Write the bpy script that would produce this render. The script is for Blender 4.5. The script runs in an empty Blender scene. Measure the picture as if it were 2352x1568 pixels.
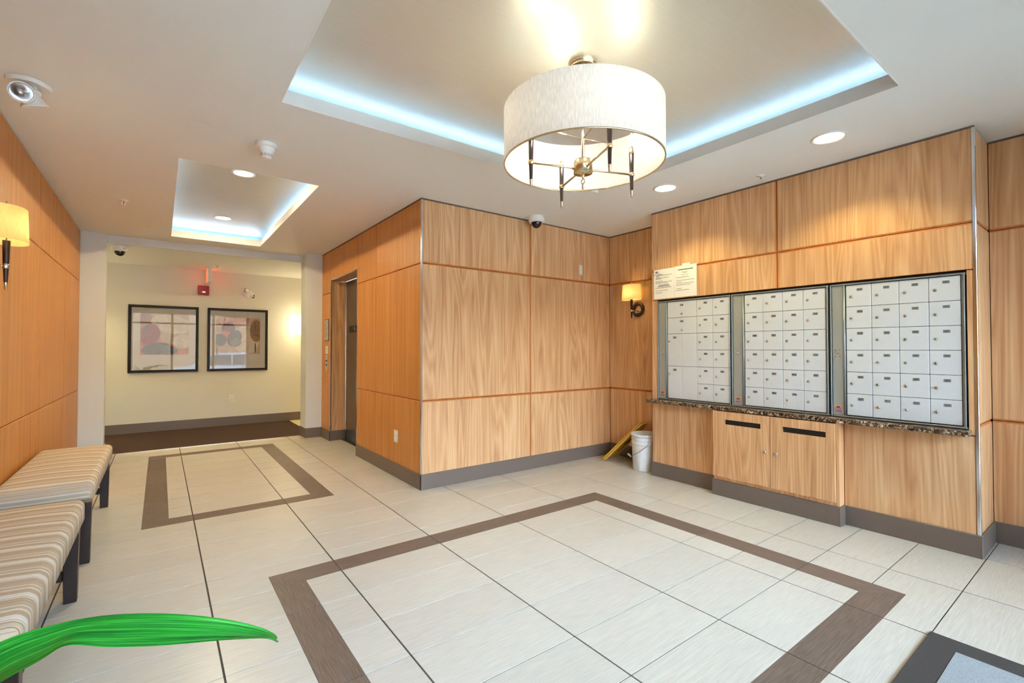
import bpy, bmesh, math, random
from mathutils import Vector, Matrix
random.seed(7)
sc = bpy.context.scene
COL = sc.collection
PI = math.pi

# ------------------------------------------------------------------ camera
cam_d = bpy.data.cameras.new('camera')
cam_d.sensor_width = 36.0
cam_d.lens = 1083.0 / 2352 * 36.0
cam_d.clip_start = 0.05
cam = bpy.data.objects.new('camera', cam_d)
COL.objects.link(cam)
YAW, PITCH = 0.640883, 0.016757
F = Vector((math.sin(YAW)*math.cos(PITCH), math.cos(YAW)*math.cos(PITCH), math.sin(PITCH)))
R = Vector((math.cos(YAW), -math.sin(YAW), 0)); U = R.cross(F)
M = Matrix((R, U, -F)).transposed().to_4x4(); M.translation = (0, 0, 1.212)
cam.matrix_world = M
sc.camera = cam

# ------------------------------------------------------------------ world (overcast daylight outside the shop front)
w = bpy.data.worlds.new('world'); sc.world = w; w.use_nodes = True
bg = w.node_tree.nodes['Background']
bg.inputs[0].default_value = (0.52, 0.75, 1.02, 1)
bg.inputs[1].default_value = 25.0
# portals: they only guide the sampling of the sky through the shop front
for (x0, x1) in ((-0.70, 1.42), (1.44, 3.70)):
    ld = bpy.data.lights.new('sky_portal', 'AREA'); ld.shape = 'RECTANGLE'
    ld.size = x1-x0; ld.size_y = 2.35
    ld.cycles.is_portal = True
    lo = bpy.data.objects.new('sky_portal', ld); COL.objects.link(lo)
    lo.location = ((x0+x1)/2, -1.13, 1.2); lo.rotation_euler = (PI/2, 0, 0)

# ------------------------------------------------------------------ view
sc.view_settings.view_transform = 'Standard'
sc.view_settings.look = 'None'
sc.view_settings.exposure = 0.24
sc.view_settings.gamma = 1.0
sc.view_settings.use_curve_mapping = False
sc.cycles.use_denoising = True
sc.cycles.max_bounces = 6
sc.cycles.diffuse_bounces = 4
sc.cycles.glossy_bounces = 3
sc.cycles.transmission_bounces = 3
sc.cycles.use_adaptive_sampling = True
sc.cycles.adaptive_threshold = 0.18
sc.cycles.adaptive_min_samples = 12
sc.cycles.transparent_max_bounces = 12
sc.cycles.sample_clamp_indirect = 6.0
sc.cycles.caustics_reflective = False
sc.cycles.caustics_refractive = False

# ------------------------------------------------------------------ light strengths
P_CHAND = 2.7     # each of four chandelier bulbs
P_SCONCE = 1.7
P_DOWN = 35.0      # mailbox wall washers
P_DOWN_FAR = 22.0
P_HALL = 12.0
E_LED = 6.0
P_HALL_FILL = 70.0  # two unseen ceiling lamps added to brighten the hallway
WARM = (1.0, 0.84, 0.54)
WARM2 = (1.0, 0.92, 0.72)
WARM3 = (1.0, 0.85, 0.42)

# ------------------------------------------------------------------ key dimensions (m)
H, HC, HU, LIP = 2.533, 2.443, 2.690, 2.605
BX, BY, CX, MX = 1.813, 3.745, 4.225, 3.826
MY1, MY0 = 2.856, 0.582
WX, WY, KY, HY, FY = -0.722, 7.035, 6.880, 7.120, 8.750
ZB, Z1, Z2 = 0.132, 1.967, 0.764
EY0, EY1, EZ = 5.405, 6.474, 2.130      # lift opening
FRONT = -1.10

# ------------------------------------------------------------------ helpers
def lin(c):
    return tuple((x/255/12.92 if x/255 <= .04045 else ((x/255+.055)/1.055)**2.4) for x in c)

TEXTS = {}
def request_texts(strings):
    obs = []
    for s in strings:
        cu = bpy.data.curves.new('t', 'FONT'); cu.body = s; cu.size = 1.0
        cu.align_x = 'CENTER'; cu.align_y = 'CENTER'; cu.resolution_u = 2
        o = bpy.data.objects.new('t', cu); COL.objects.link(o); obs.append((s, o, cu))
    dg = bpy.context.evaluated_depsgraph_get(); dg.update()
    for s, o, cu in obs:
        me = bpy.data.meshes.new_from_object(o.evaluated_get(dg))
        TEXTS[s] = ([tuple(v.co) for v in me.vertices], [tuple(p.vertices) for p in me.polygons])
        bpy.data.objects.remove(o); bpy.data.curves.remove(cu); bpy.data.meshes.remove(me)

class MB:
    def __init__(s): s.v = []; s.f = []; s.m = []; s.s = []
    def add(s, vs, fs, mat=0, smooth=False):
        o = len(s.v); s.v += [tuple(x) for x in vs]
        for f in fs: s.f.append(tuple(i+o for i in f)); s.m.append(mat); s.s.append(smooth)
        return s
    def box(s, x0, x1, y0, y1, z0, z1, mat=0):
        vs = [(x0,y0,z0),(x1,y0,z0),(x1,y1,z0),(x0,y1,z0),(x0,y0,z1),(x1,y0,z1),(x1,y1,z1),(x0,y1,z1)]
        return s.add(vs, [(3,2,1,0),(4,5,6,7),(0,1,5,4),(1,2,6,5),(2,3,7,6),(3,0,4,7)], mat)
    def rbox(s, x0, x1, y0, y1, z0, z1, b=.003, seg=2, mat=0, smooth=False):
        bm = bmesh.new(); bmesh.ops.create_cube(bm, size=1)
        for v in bm.verts:
            v.co = (x0+(v.co.x+.5)*(x1-x0), y0+(v.co.y+.5)*(y1-y0), z0+(v.co.z+.5)*(z1-z0))
        bmesh.ops.bevel(bm, geom=bm.edges[:], offset=b, segments=seg, profile=.5, affect='EDGES')
        bm.verts.index_update()
        s.add([v.co[:] for v in bm.verts], [tuple(v.index for v in f.verts) for f in bm.faces], mat, smooth)
        bm.free(); return s
    def lathe(s, prof, seg=24, c=(0,0,0), ax='z', mat=0, smooth=True, closed=False, cap0=False, cap1=False, sx=1, sy=1):
        """prof: list of (radius, height) turned about axis ax through c"""
        vs, fs = [], []
        for (r, h) in prof:
            for k in range(seg):
                a = 2*PI*k/seg; p = (r*math.cos(a)*sx, r*math.sin(a)*sy, h)
                if ax == 'x': p = (p[2], p[0], p[1])
                elif ax == 'y': p = (p[1], p[2], p[0])
                vs.append((p[0]+c[0], p[1]+c[1], p[2]+c[2]))
        n = len(prof)
        for i in range(n if closed else n-1):
            j = (i+1) % n
            for k in range(seg):
                l = (k+1) % seg
                fs.append((i*seg+k, i*seg+l, j*seg+l, j*seg+k))
        s.add(vs, fs, mat, smooth)
        o = len(s.v)-len(vs)
        if cap0: s.f.append(tuple(o+k for k in reversed(range(seg)))); s.m.append(mat); s.s.append(False)
        if cap1: s.f.append(tuple(o+(n-1)*seg+k for k in range(seg))); s.m.append(mat); s.s.append(False)
        return s
    def tube(s, pts, r, seg=10, mat=0, smooth=True, caps=True):
        pts = [Vector(p) for p in pts]; n = len(pts)
        rs = r if isinstance(r, (list, tuple)) else [r]*n
        vs, fs = [], []
        t0 = (pts[1]-pts[0]).normalized()
        up = Vector((0,0,1)) if abs(t0.z) < .9 else Vector((1,0,0))
        a = t0.cross(up).normalized()
        for i, p in enumerate(pts):
            t = (pts[min(i+1,n-1)]-pts[max(i-1,0)]).normalized()
            a = (a - t*a.dot(t)).normalized(); b = t.cross(a)
            for k in range(seg):
                q = 2*PI*k/seg; vs.append(p + (a*math.cos(q)+b*math.sin(q))*rs[i])
        for i in range(n-1):
            for k in range(seg):
                l = (k+1) % seg; fs.append((i*seg+k, i*seg+l, (i+1)*seg+l, (i+1)*seg+k))
        s.add(vs, fs, mat, smooth)
        if caps:
            o = len(s.v)-len(vs)
            s.f.append(tuple(o+k for k in reversed(range(seg)))); s.m.append(mat); s.s.append(False)
            s.f.append(tuple(o+(n-1)*seg+k for k in range(seg))); s.m.append(mat); s.s.append(False)
        return s
    def prism(s, poly, ax, a, b, mat=0):
        """poly: CCW 2-D outline extruded along ax from a to b"""
        def P(u, v, t): return {'x': (t,u,v), 'y': (u,t,v), 'z': (u,v,t)}[ax]
        n = len(poly)
        vs = [P(u,v,a) for u,v in poly] + [P(u,v,b) for u,v in poly]
        fs = [tuple(reversed(range(n))), tuple(range(n,2*n))] + [(i,(i+1)%n,n+(i+1)%n,n+i) for i in range(n)]
        return s.add(vs, fs, mat)
    def text(s, t, size, o, right, up, mat=0, sx=1.0):
        vs, fs = TEXTS[t]; o, right, up = Vector(o), Vector(right), Vector(up)
        return s.add([o + right*(x*size*sx) + up*(y*size) for x,y,z in vs], fs, mat)
    def xform(s, m):
        s.v = [tuple(m @ Vector(v)) for v in s.v]; return s
    def mesh(s, name, mats):
        me = bpy.data.meshes.new(name); me.from_pydata(s.v, [], s.f)
        for m in (mats if isinstance(mats, (list, tuple)) else [mats]): me.materials.append(MAT[m] if isinstance(m, str) else m)
        me.polygons.foreach_set('material_index', s.m); me.polygons.foreach_set('use_smooth', s.s)
        me.update(); return me
    def build(s, name, mats, parent=None, loc=None, fix=True):
        me = s.mesh(name, mats)
        if fix:
            bm = bmesh.new(); bm.from_mesh(me); bmesh.ops.recalc_face_normals(bm, faces=bm.faces[:]); bm.to_mesh(me); bm.free()
        return link(name, me, parent, loc)

def link(name, data, parent=None, loc=None):
    o = bpy.data.objects.new(name, data); COL.objects.link(o)
    if parent is not None: o.parent = parent
    if loc is not None: o.location = loc
    return o
def tag(o, label, cat, group=None):
    o['label'] = label; o['category'] = cat
    if group: o['group'] = group
    return o
def thing(name, label, cat, loc=(0,0,0), rot=(0,0,0), group=None):
    o = link(name, None, None, loc); o.rotation_euler = rot; o.empty_display_size = .1
    return tag(o, label, cat, group)
def struct(o, label=None):
    o['kind'] = 'structure'
    if label: o['label'] = label
    return o
def lamp(kind, name, parent, loc, power, color, size=.03, rot=None, **kw):
    ld = bpy.data.lights.new(name, kind); ld.energy = power; ld.color = color
    if kind in ('POINT', 'SPOT'): ld.shadow_soft_size = size
    else: ld.shape = 'DISK'; ld.size = size
    for k, v in kw.items(): setattr(ld, k, v)
    o = link(name, ld, parent, loc)
    if rot: o.rotation_euler = rot
    return o

# ------------------------------------------------------------------ materials
MAT = {}
def new(name):
    m = bpy.data.materials.new(name); m.use_nodes = True; MAT[name] = m
    nt = m.node_tree; b = nt.nodes['Principled BSDF']
    return m, nt, b
def N(nt, t, **kw):
    n = nt.nodes.new(t)
    for k, v in kw.items(): setattr(n, k, v)
    return n
def inp(n, **kw):
    for k, v in kw.items(): n.inputs[k.replace('_', ' ')].default_value = v
    return n
def math_n(nt, op, a=None, b=None, c=None):
    n = N(nt, 'ShaderNodeMath', operation=op)
    for i, x in enumerate((a, b, c)):
        if x is None: continue
        if isinstance(x, (int, float)): n.inputs[i].default_value = x
        else: nt.links.new(x, n.inputs[i])
    return n.outputs[0]
def ramp(nt, fac, stops, interp='LINEAR'):
    r = N(nt, 'ShaderNodeValToRGB'); r.color_ramp.interpolation = interp
    e = r.color_ramp.elements
    while len(e) < len(stops): e.new(.5)
    for el, (p, c) in zip(e, stops): el.position = p; el.color = (*c, 1)
    nt.links.new(fac, r.inputs[0]); return r.outputs[0]
def simple(name, rgb, rough=.5, metal=0.0, noise=0.0, scale=40, bump=0.0, spec=.5, coat=0.0, emit=None, estr=0, srgb=True):
    m, nt, b = new(name); c = lin(rgb) if srgb else rgb
    b.inputs['Base Color'].default_value = (*c, 1); b.inputs['Roughness'].default_value = rough
    b.inputs['Metallic'].default_value = metal; b.inputs['Specular IOR Level'].default_value = spec
    b.inputs['Coat Weight'].default_value = coat
    if noise or bump:
        tc = N(nt, 'ShaderNodeTexCoord'); nz = inp(N(nt, 'ShaderNodeTexNoise'), Scale=scale, Detail=4.0)
        nt.links.new(tc.outputs['Object'], nz.inputs['Vector'])
        if noise:
            lo = tuple(x*(1-noise) for x in c); hi = tuple(min(1, x*(1+noise)) for x in c)
            nt.links.new(ramp(nt, nz.outputs[0], [(.3, lo), (.7, hi)]), b.inputs['Base Color'])
        if bump:
            bp = inp(N(nt, 'ShaderNodeBump'), Strength=bump, Distance=.002)
            nt.links.new(nz.outputs[0], bp.inputs['Height']); nt.links.new(bp.outputs[0], b.inputs['Normal'])
    if emit:
        b.inputs['Emission Color'].default_value = (*emit, 1); b.inputs['Emission Strength'].default_value = estr
    return m

def wood(name, light, mid, dark, cathedral=.5, fine=60.0, rough=.42):
    """vertical veneer grain; the horizontal coordinate is x+y so that one material serves every wall"""
    m, nt, b = new(name); L = nt.links.new
    tc = N(nt, 'ShaderNodeTexCoord'); sp = N(nt, 'ShaderNodeSeparateXYZ'); L(tc.outputs['Object'], sp.inputs[0])
    oi = N(nt, 'ShaderNodeObjectInfo')
    h = math_n(nt, 'ADD', sp.outputs[0], sp.outputs[1])
    off = math_n(nt, 'MULTIPLY', oi.outputs['Random'], 37.0)
    def vec(sx, sz):
        c = N(nt, 'ShaderNodeCombineXYZ')
        L(math_n(nt, 'MULTIPLY', h, sx), c.inputs[0]); L(off, c.inputs[1]); L(math_n(nt, 'MULTIPLY', sp.outputs[2], sz), c.inputs[2])
        return c.outputs[0]
    n1 = inp(N(nt, 'ShaderNodeTexNoise'), Scale=1.0, Detail=5.0, Roughness=.65); L(vec(fine, 1.6), n1.inputs['Vector'])
    n2 = inp(N(nt, 'ShaderNodeTexNoise'), Scale=1.0, Detail=2.0, Roughness=.5); L(vec(fine*.22, .8), n2.inputs['Vector'])
    n3 = inp(N(nt, 'ShaderNodeTexNoise'), Scale=1.0, Detail=1.5, Roughness=.5, Distortion=.3); L(vec(5.5, .38), n3.inputs['Vector'])
    ring = math_n(nt, 'FRACT', math_n(nt, 'MULTIPLY', n3.outputs[0], 16.0))
    ring = math_n(nt, 'ABSOLUTE', math_n(nt, 'SUBTRACT', ring, .5))
    ring = math_n(nt, 'MULTIPLY', math_n(nt, 'SUBTRACT', ring, .25), cathedral)
    s = math_n(nt, 'ADD', math_n(nt, 'MULTIPLY', n1.outputs[0], .5), math_n(nt, 'MULTIPLY', n2.outputs[0], .5))
    s = math_n(nt, 'ADD', s, ring)
    L(ramp(nt, s, [(.28, lin(dark)), (.5, lin(mid)), (.72, lin(light))]), b.inputs['Base Color'])
    b.inputs['Roughness'].default_value = rough; b.inputs['Specular IOR Level'].default_value = .35
    return m
wood('wood_face', (234,192,144), (214,166,118), (190,136,90), cathedral=.36, fine=85)
wood('wood_straight', (214,154,86), (198,134,66), (178,112,48), cathedral=.05, fine=110)
wood('wood_edge', (218,146,86), (204,126,66), (182,104,50), cathedral=.05, fine=60)
simple('wood_gap', (90,48,22), .7)
simple('ceiling_paint', (236,236,230), .8, noise=.02, scale=300)
simple('lip_paint', (240,236,228), .6)
simple('wall_paint', (224,219,207), .8, noise=.02, scale=250)
simple('column_paint', (216,222,222), .75, noise=.02, scale=250)
simple('base_vinyl', (112,98,88), .45, noise=.03, scale=60)
simple('chrome', (225,225,228), .16, 1.0)
simple('nickel', (214,200,178), .22, 1.0)
simple('brass', (222,202,164), .22, 1.0)
simple('dark_wood', (48,26,18), .35, noise=.15, scale=30)
simple('bench_wood', (34,20,16), .38, noise=.2, scale=25)
simple('white_plastic', (236,234,228), .4)
simple('ivory_plastic', (232,226,210), .4)
simple('black_gloss', (10,10,12), .08, spec=.8)
simple('black', (14,13,12), .6)
simple('red_plastic', (168,16,28), .35)
simple('paper', (246,243,236), .8)
simple('ink', (40,40,44), .8)
simple('ink_light', (120,120,124), .8)
simple('mail_door', (214,219,221), .38, .1, noise=.02, scale=120)
simple('mail_frame', (150,160,160), .35, .6)
simple('mail_side', (165,170,164), .45, .35)
simple('mail_dark', (18,20,20), .7)
simple('plate_grey', (120,122,118), .5)
simple('plate_text', (20,20,20), .6)
simple('lock', (206,196,178), .3, .85)
simple('sticker', (196,150,120), .6)
simple('sticker_blue', (120,110,160), .6)
simple('bucket_white', (226,226,222), .45, noise=.04, scale=12)
simple('bucket_inside', (190,180,165), .6, noise=.1, scale=20)
simple('wire', (120,118,112), .35, 1.0)
simple('yellow_plastic', (222,172,64), .42, noise=.04, scale=20)
simple('sign_red', (176,52,28), .5)
simple('elevator_steel', (150,150,148), .28, 1.0)
simple('mat_dark', (64,58,54), .95, noise=.35, scale=500, bump=.6)
simple('mat_grey', (150,156,158), .95, noise=.3, scale=400, bump=.6)
simple('carpet', (62,38,23), .98, noise=.6, scale=160, bump=1.0)
simple('hall_tile', (214,196,160), .4)
simple('grout', (82,74,64), .9)
simple('frame_black', (16,12,11), .5, spec=.3)
simple('art_mat', (226,216,202), .8)
simple('lens', (235,240,240), .1, .6)
simple('window_frame', (238,240,242), .4)
simple('concrete', (150,148,142), .9, noise=.1, scale=6)
simple('brick_far', (176,140,112), .9, noise=.1, scale=3)
simple('pot', (70,62,56), .5)
simple('soil', (40,28,20), .95, noise=.3, scale=60)
simple('led', (255,255,255), .5, emit=(.46, .67, 1.0), estr=E_LED)
simple('led_far', (255,255,255), .5, emit=(.44, .64, 1.0), estr=E_LED*2.2)
simple('lamp_glow', (255,250,235), .5, emit=(1.0, .82, .52), estr=14.0)
simple('bulb_glow', (255,250,235), .4, emit=(1.0, .82, .52), estr=8.0)
simple('hall_glow', (255,245,220), .5, emit=(1.0, .80, .45), estr=6.0)
simple('exit_red', (200,30,20), .5, emit=(1.0, .10, .04), estr=2.2)
simple('button_glow', (250,240,220), .4)

# tile: linen-like streaks along x
def tile_mat(name, a, b2, sc_=(9, 220), rough=.32):
    m, nt, b = new(name); L = nt.links.new
    tc = N(nt, 'ShaderNodeTexCoord'); mp = N(nt, 'ShaderNodeMapping'); L(tc.outputs['Object'], mp.inputs[0])
    oi = N(nt, 'ShaderNodeObjectInfo')
    mp.inputs['Scale'].default_value = (sc_[0], sc_[1], 1)
    cb = N(nt, 'ShaderNodeCombineXYZ'); L(math_n(nt, 'MULTIPLY', oi.outputs['Random'], 50.0), cb.inputs[2]); L(cb.outputs[0], mp.inputs['Location'])
    nz = inp(N(nt, 'ShaderNodeTexNoise'), Scale=1.0, Detail=3.0, Roughness=.6); L(mp.outputs[0], nz.inputs['Vector'])
    s = math_n(nt, 'ADD', nz.outputs[0], math_n(nt, 'MULTIPLY', math_n(nt, 'SUBTRACT', oi.outputs['Random'], .5), .10))
    L(ramp(nt, s, [(.3, lin(a)), (.7, lin(b2))]), b.inputs['Base Color'])
    b.inputs['Roughness'].default_value = rough; b.inputs['Specular IOR Level'].default_value = .45
    return m
tile_mat('tile', (188,181,168), (206,200,187))
tile_mat('tile_dark_x', (92,78,68), (126,108,96), rough=.4)
tile_mat('tile_dark_y', (92,78,68), (126,108,96), (220, 9), rough=.4)

# coffer soffit: satin metallic finish
def soffit():
    m, nt, b = new('soffit'); L = nt.links.new
    tc = N(nt, 'ShaderNodeTexCoord'); mp = N(nt, 'ShaderNodeMapping'); L(tc.outputs['Object'], mp.inputs[0])
    mp.inputs['Scale'].default_value = (6, 90, 1)
    nz = inp(N(nt, 'ShaderNodeTexNoise'), Scale=1.0, Detail=4.0); L(mp.outputs[0], nz.inputs['Vector'])
    L(ramp(nt, nz.outputs[0], [(.3, lin((220,218,204))), (.7, lin((224,222,208)))]), b.inputs['Base Color'])
    b.inputs['Metallic'].default_value = .6; b.inputs['Roughness'].default_value = .42
    b.inputs['Anisotropic'].default_value = 0.0
soffit()
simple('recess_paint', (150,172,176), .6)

# marble counter
def marble():
    m, nt, b = new('marble'); L = nt.links.new
    tc = N(nt, 'ShaderNodeTexCoord')
    nz = inp(N(nt, 'ShaderNodeTexNoise'), Scale=45.0, Detail=6.0, Roughness=.75, Distortion=1.2); L(tc.outputs['Object'], nz.inputs['Vector'])
    L(ramp(nt, nz.outputs[0], [(.34, lin((22,14,10))), (.47, lin((66,46,33))), (.55, lin((132,102,76))), (.63, lin((228,214,192)))]), b.inputs['Base Color'])
    b.inputs['Roughness'].default_value = .2
marble()

# striped bench fabric
def stripes():
    m, nt, b = new('stripes'); L = nt.links.new
    tc = N(nt, 'ShaderNodeTexCoord'); sp = N(nt, 'ShaderNodeSeparateXYZ'); L(tc.outputs['Object'], sp.inputs[0])
    sn = N(nt, 'ShaderNodeSeparateXYZ'); L(tc.outputs['Normal'], sn.inputs[0])
    end = math_n(nt, 'GREATER_THAN', math_n(nt, 'ABSOLUTE', sn.outputs[1]), .75)
    y = math_n(nt, 'ADD', sp.outputs[1], math_n(nt, 'MULTIPLY', sp.outputs[2], end))
    wob = inp(N(nt, 'ShaderNodeTexNoise'), Scale=3.0); L(tc.outputs['Object'], wob.inputs['Vector'])
    y = math_n(nt, 'ADD', y, math_n(nt, 'MULTIPLY', wob.outputs[0], .006))
    fr = math_n(nt, 'FRACT', math_n(nt, 'DIVIDE', math_n(nt, 'ADD', y, 10.0), .148))
    T, W, B2, G, D = lin((196,176,148)), lin((240,236,226)), lin((150,118,98)), lin((206,196,180)), lin((160,142,110))
    st = [(0,T),(.10,B2),(.112,T),(.20,D),(.215,T),(.255,W),(.285,D),(.30,G),(.33,W),(.352,G),(.375,W),(.395,G),(.42,W),(.44,G),(.465,W),(.50,D),(.515,T),
          (.60,B2),(.612,T),(.70,W),(.716,G),(.74,W),(.756,T),(.86,G),(.90,W),(.918,D),(.93,T)]
    c1 = ramp(nt, fr, st, 'CONSTANT')
    wv = inp(N(nt, 'ShaderNodeTexNoise'), Scale=900.0); L(tc.outputs['Object'], wv.inputs['Vector'])
    mx = N(nt, 'ShaderNodeMix', data_type='RGBA', blend_type='MULTIPLY'); mx.inputs['Factor'].default_value = .35
    L(c1, mx.inputs['A']); L(ramp(nt, wv.outputs[0], [(.3, (.6,.6,.6)), (.7, (1,1,1))]), mx.inputs['B'])
    L(mx.outputs['Result'], b.inputs['Base Color']); b.inputs['Roughness'].default_value = .85
    b.inputs['Specular IOR Level'].default_value = .2
stripes()

# translucent lamp shade fabric
def shade(name, rgb, trans):
    m, nt, b = new(name); L = nt.links.new
    tc = N(nt, 'ShaderNodeTexCoord'); sp = N(nt, 'ShaderNodeSeparateXYZ'); L(tc.outputs['Object'], sp.inputs[0])
    an = math_n(nt, 'ARCTAN2', sp.outputs[1], sp.outputs[0])
    cb = N(nt, 'ShaderNodeCombineXYZ'); L(math_n(nt, 'MULTIPLY', an, 60.0), cb.inputs[0]); L(math_n(nt, 'MULTIPLY', sp.outputs[2], 25.0), cb.inputs[2])
    nz = inp(N(nt, 'ShaderNodeTexNoise'), Scale=1.0, Detail=2.0); L(cb.outputs[0], nz.inputs['Vector'])
    c = lin(rgb); col = ramp(nt, nz.outputs[0], [(.35, tuple(x*.86 for x in c)), (.65, c)])
    d = N(nt, 'ShaderNodeBsdfDiffuse'); t = N(nt, 'ShaderNodeBsdfTranslucent'); L(col, d.inputs[0]); L(col, t.inputs[0])
    mx = N(nt, 'ShaderNodeMixShader'); mx.inputs[0].default_value = trans
    L(d.outputs[0], mx.inputs[1]); L(t.outputs[0], mx.inputs[2])
    L(mx.outputs[0], nt.nodes['Material Output'].inputs[0])
shade('shade_white', (249,246,242), .28)
shade('shade_linen', (240,220,150), .40)

# clear pane: transparent with Fresnel reflection
def pane(name, ior=1.5, tint=(1,1,1)):
    m, nt, b = new(name); L = nt.links.new
    fr = inp(N(nt, 'ShaderNodeFresnel'), IOR=ior); t = N(nt, 'ShaderNodeBsdfTransparent'); g = N(nt, 'ShaderNodeBsdfGlossy')
    t.inputs[0].default_value = (*tint, 1); g.inputs['Roughness'].default_value = 0.0
    mx = N(nt, 'ShaderNodeMixShader'); L(fr.outputs[0], mx.inputs[0]); L(t.outputs[0], mx.inputs[1]); L(g.outputs[0], mx.inputs[2])
    L(mx.outputs[0], nt.nodes['Material Output'].inputs[0])
pane('glass'); pane('picture_glass', 1.5)

# printed art colours
for n_, c_ in dict(art_sand=(206,178,146), art_red=(150,36,36), art_orange=(198,96,52), art_olive=(78,74,60), art_slate=(92,96,96), art_cream=(226,208,180), art_brown=(150,104,72), art_green=(126,132,96), art_plum=(118,54,52), art_rust=(206,122,70)).items(): simple(n_, c_, .8, noise=.12, scale=14)

# leaf
def leafmat():
    m, nt, b = new('leaf'); L = nt.links.new
    tc = N(nt, 'ShaderNodeTexCoord'); sp = N(nt, 'ShaderNodeSeparateXYZ'); L(tc.outputs['UV'], sp.inputs[0])
    cb = N(nt, 'ShaderNodeCombineXYZ'); L(math_n(nt, 'MULTIPLY', sp.outputs[0], 3.0), cb.inputs[0]); L(math_n(nt, 'MULTIPLY', sp.outputs[1], 16.0), cb.inputs[1])
    nz = inp(N(nt, 'ShaderNodeTexNoise'), Scale=1.0, Detail=3.0); L(cb.outputs[0], nz.inputs['Vector'])
    L(ramp(nt, nz.outputs[0], [(.3, lin((4,84,28))), (.5, lin((18,122,36))), (.64, lin((56,156,52))), (.78, lin((136,180,100)))]), b.inputs['Base Color'])
    b.inputs['Roughness'].default_value = .32; b.inputs['Specular IOR Level'].default_value = .5
    b.inputs['Subsurface Weight'].default_value = .0
leafmat()

# ------------------------------------------------------------------ texts
NUM1 = [str(n) for n in range(102, 114)]
NUM2 = ['114','115','116','201'] + [str(n) for n in range(202, 217)] + ['301','302','303','304','305']
NUM3 = [str(n) for n in range(306, 317)] + [str(n) for n in range(401, 414)]
request_texts(NUM1 + NUM2 + NUM3 + ['MAIL', 'Memorandum', 'Notice', 'EXIT', 'G', 'CAUTION', 'WET FLOOR'])

# ================================================================== STRUCTURE
# ---------------- floor: grout bed + single tiles
GX0, GDX, GY0, GDY = 0.8096, 0.60664, 2.6509, 0.29850
floor = struct(MB().box(WX-.2, CX+.3, FRONT-.1, HY, -.08, -.003).build('floor', 'grout'), 'cream tiled lobby floor with dark tile borders')
BORD = [(-0.090, 1.172, 4.045, 6.735), (0.475, 2.970, 0.722, 2.805)]   # outer x0,x1,y0,y1
BW = 0.150
def bands(b):
    x0, x1, y0, y1 = b
    return [(x0,x1,y0,y0+BW), (x0,x1,y1-BW,y1), (x0,x0+BW,y0+BW,y1-BW), (x1-BW,x1,y0+BW,y1-BW)]
def subtract(r, h):
    x0,x1,y0,y1 = r; a0,a1,b0,b1 = h
    if a0 >= x1 or a1 <= x0 or b0 >= y1 or b1 <= y0: return [r]
    out = []
    if a0 > x0: out.append((x0,a0,y0,y1))
    if a1 < x1: out.append((a1,x1,y0,y1))
    m0, m1 = max(x0,a0), min(x1,a1)
    if b0 > y0: out.append((m0,m1,y0,b0))
    if b1 < y1: out.append((m0,m1,b1,y1))
    return out
g2 = .0012
HOLES = [(h[0]-g2,h[1]+g2,h[2]-g2,h[3]+g2) for b in BORD for h in bands(b)]
WALLS = [(BX, 9, BY, EY0), (BX, 9, EY1, 9), (BX+.2, 9, EY0-.01, EY1+.01), (MX, 9, MY0, MY1)]
XG, YG = .0038, .0027
shared = {}
for i in range(-4, 8):
    for j in range(-16, 14):
        x0, x1 = GX0+i*GDX, GX0+(i+1)*GDX
        y0, y1 = GY0-(j+1)*GDY, GY0-j*GDY
        r = (max(x0+XG, WX), min(x1-XG, CX), max(y0+YG, FRONT), min(y1-YG, HY-.002))
        if r[1]-r[0] < .01 or r[3]-r[2] < .01: continue
        ps = [r]
        for h in HOLES+WALLS: ps = [q for p_ in ps for q in subtract(p_, h)]
        ps = [q for q in ps if q[1]-q[0] > .004 and q[3]-q[2] > .004]
        # join the pieces of one tile that touch
        groups = []
        for q in ps:
            hit = [g for g in groups if any(q[0] <= k[1]+1e-6 and q[1] >= k[0]-1e-6 and q[2] <= k[3]+1e-6 and q[3] >= k[2]-1e-6 for k in g)]
            for g in hit: groups.remove(g)
            groups.append(sum(hit, []) + [q])
        for g in groups:
            cx = (min(q[0] for q in g)+max(q[1] for q in g))/2; cy = (min(q[2] for q in g)+max(q[3] for q in g))/2
            key = tuple(tuple(round(v, 4) for v in (q[0]-cx, q[1]-cx, q[2]-cy, q[3]-cy)) for q in g)
            if key not in shared:
                mb = MB()
                for q in key: mb.box(*q, -.004, 0)
                shared[key] = mb.mesh('tile', 'tile')
            link('tile', shared[key], floor, (cx, cy, 0))
def clip(poly, ax, lo, hi):
    for s, lim in ((1, lo), (-1, -hi)):
        out = []
        for a, b in zip(poly, poly[1:]+poly[:1]):
            da, db = s*a[ax]-lim, s*b[ax]-lim
            if da >= 0: out.append(a)
            if da*db < 0:
                t = da/(da-db); out.append((a[0]+t*(b[0]-a[0]), a[1]+t*(b[1]-a[1])))
        poly = out
        if not poly: break
    return poly
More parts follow.
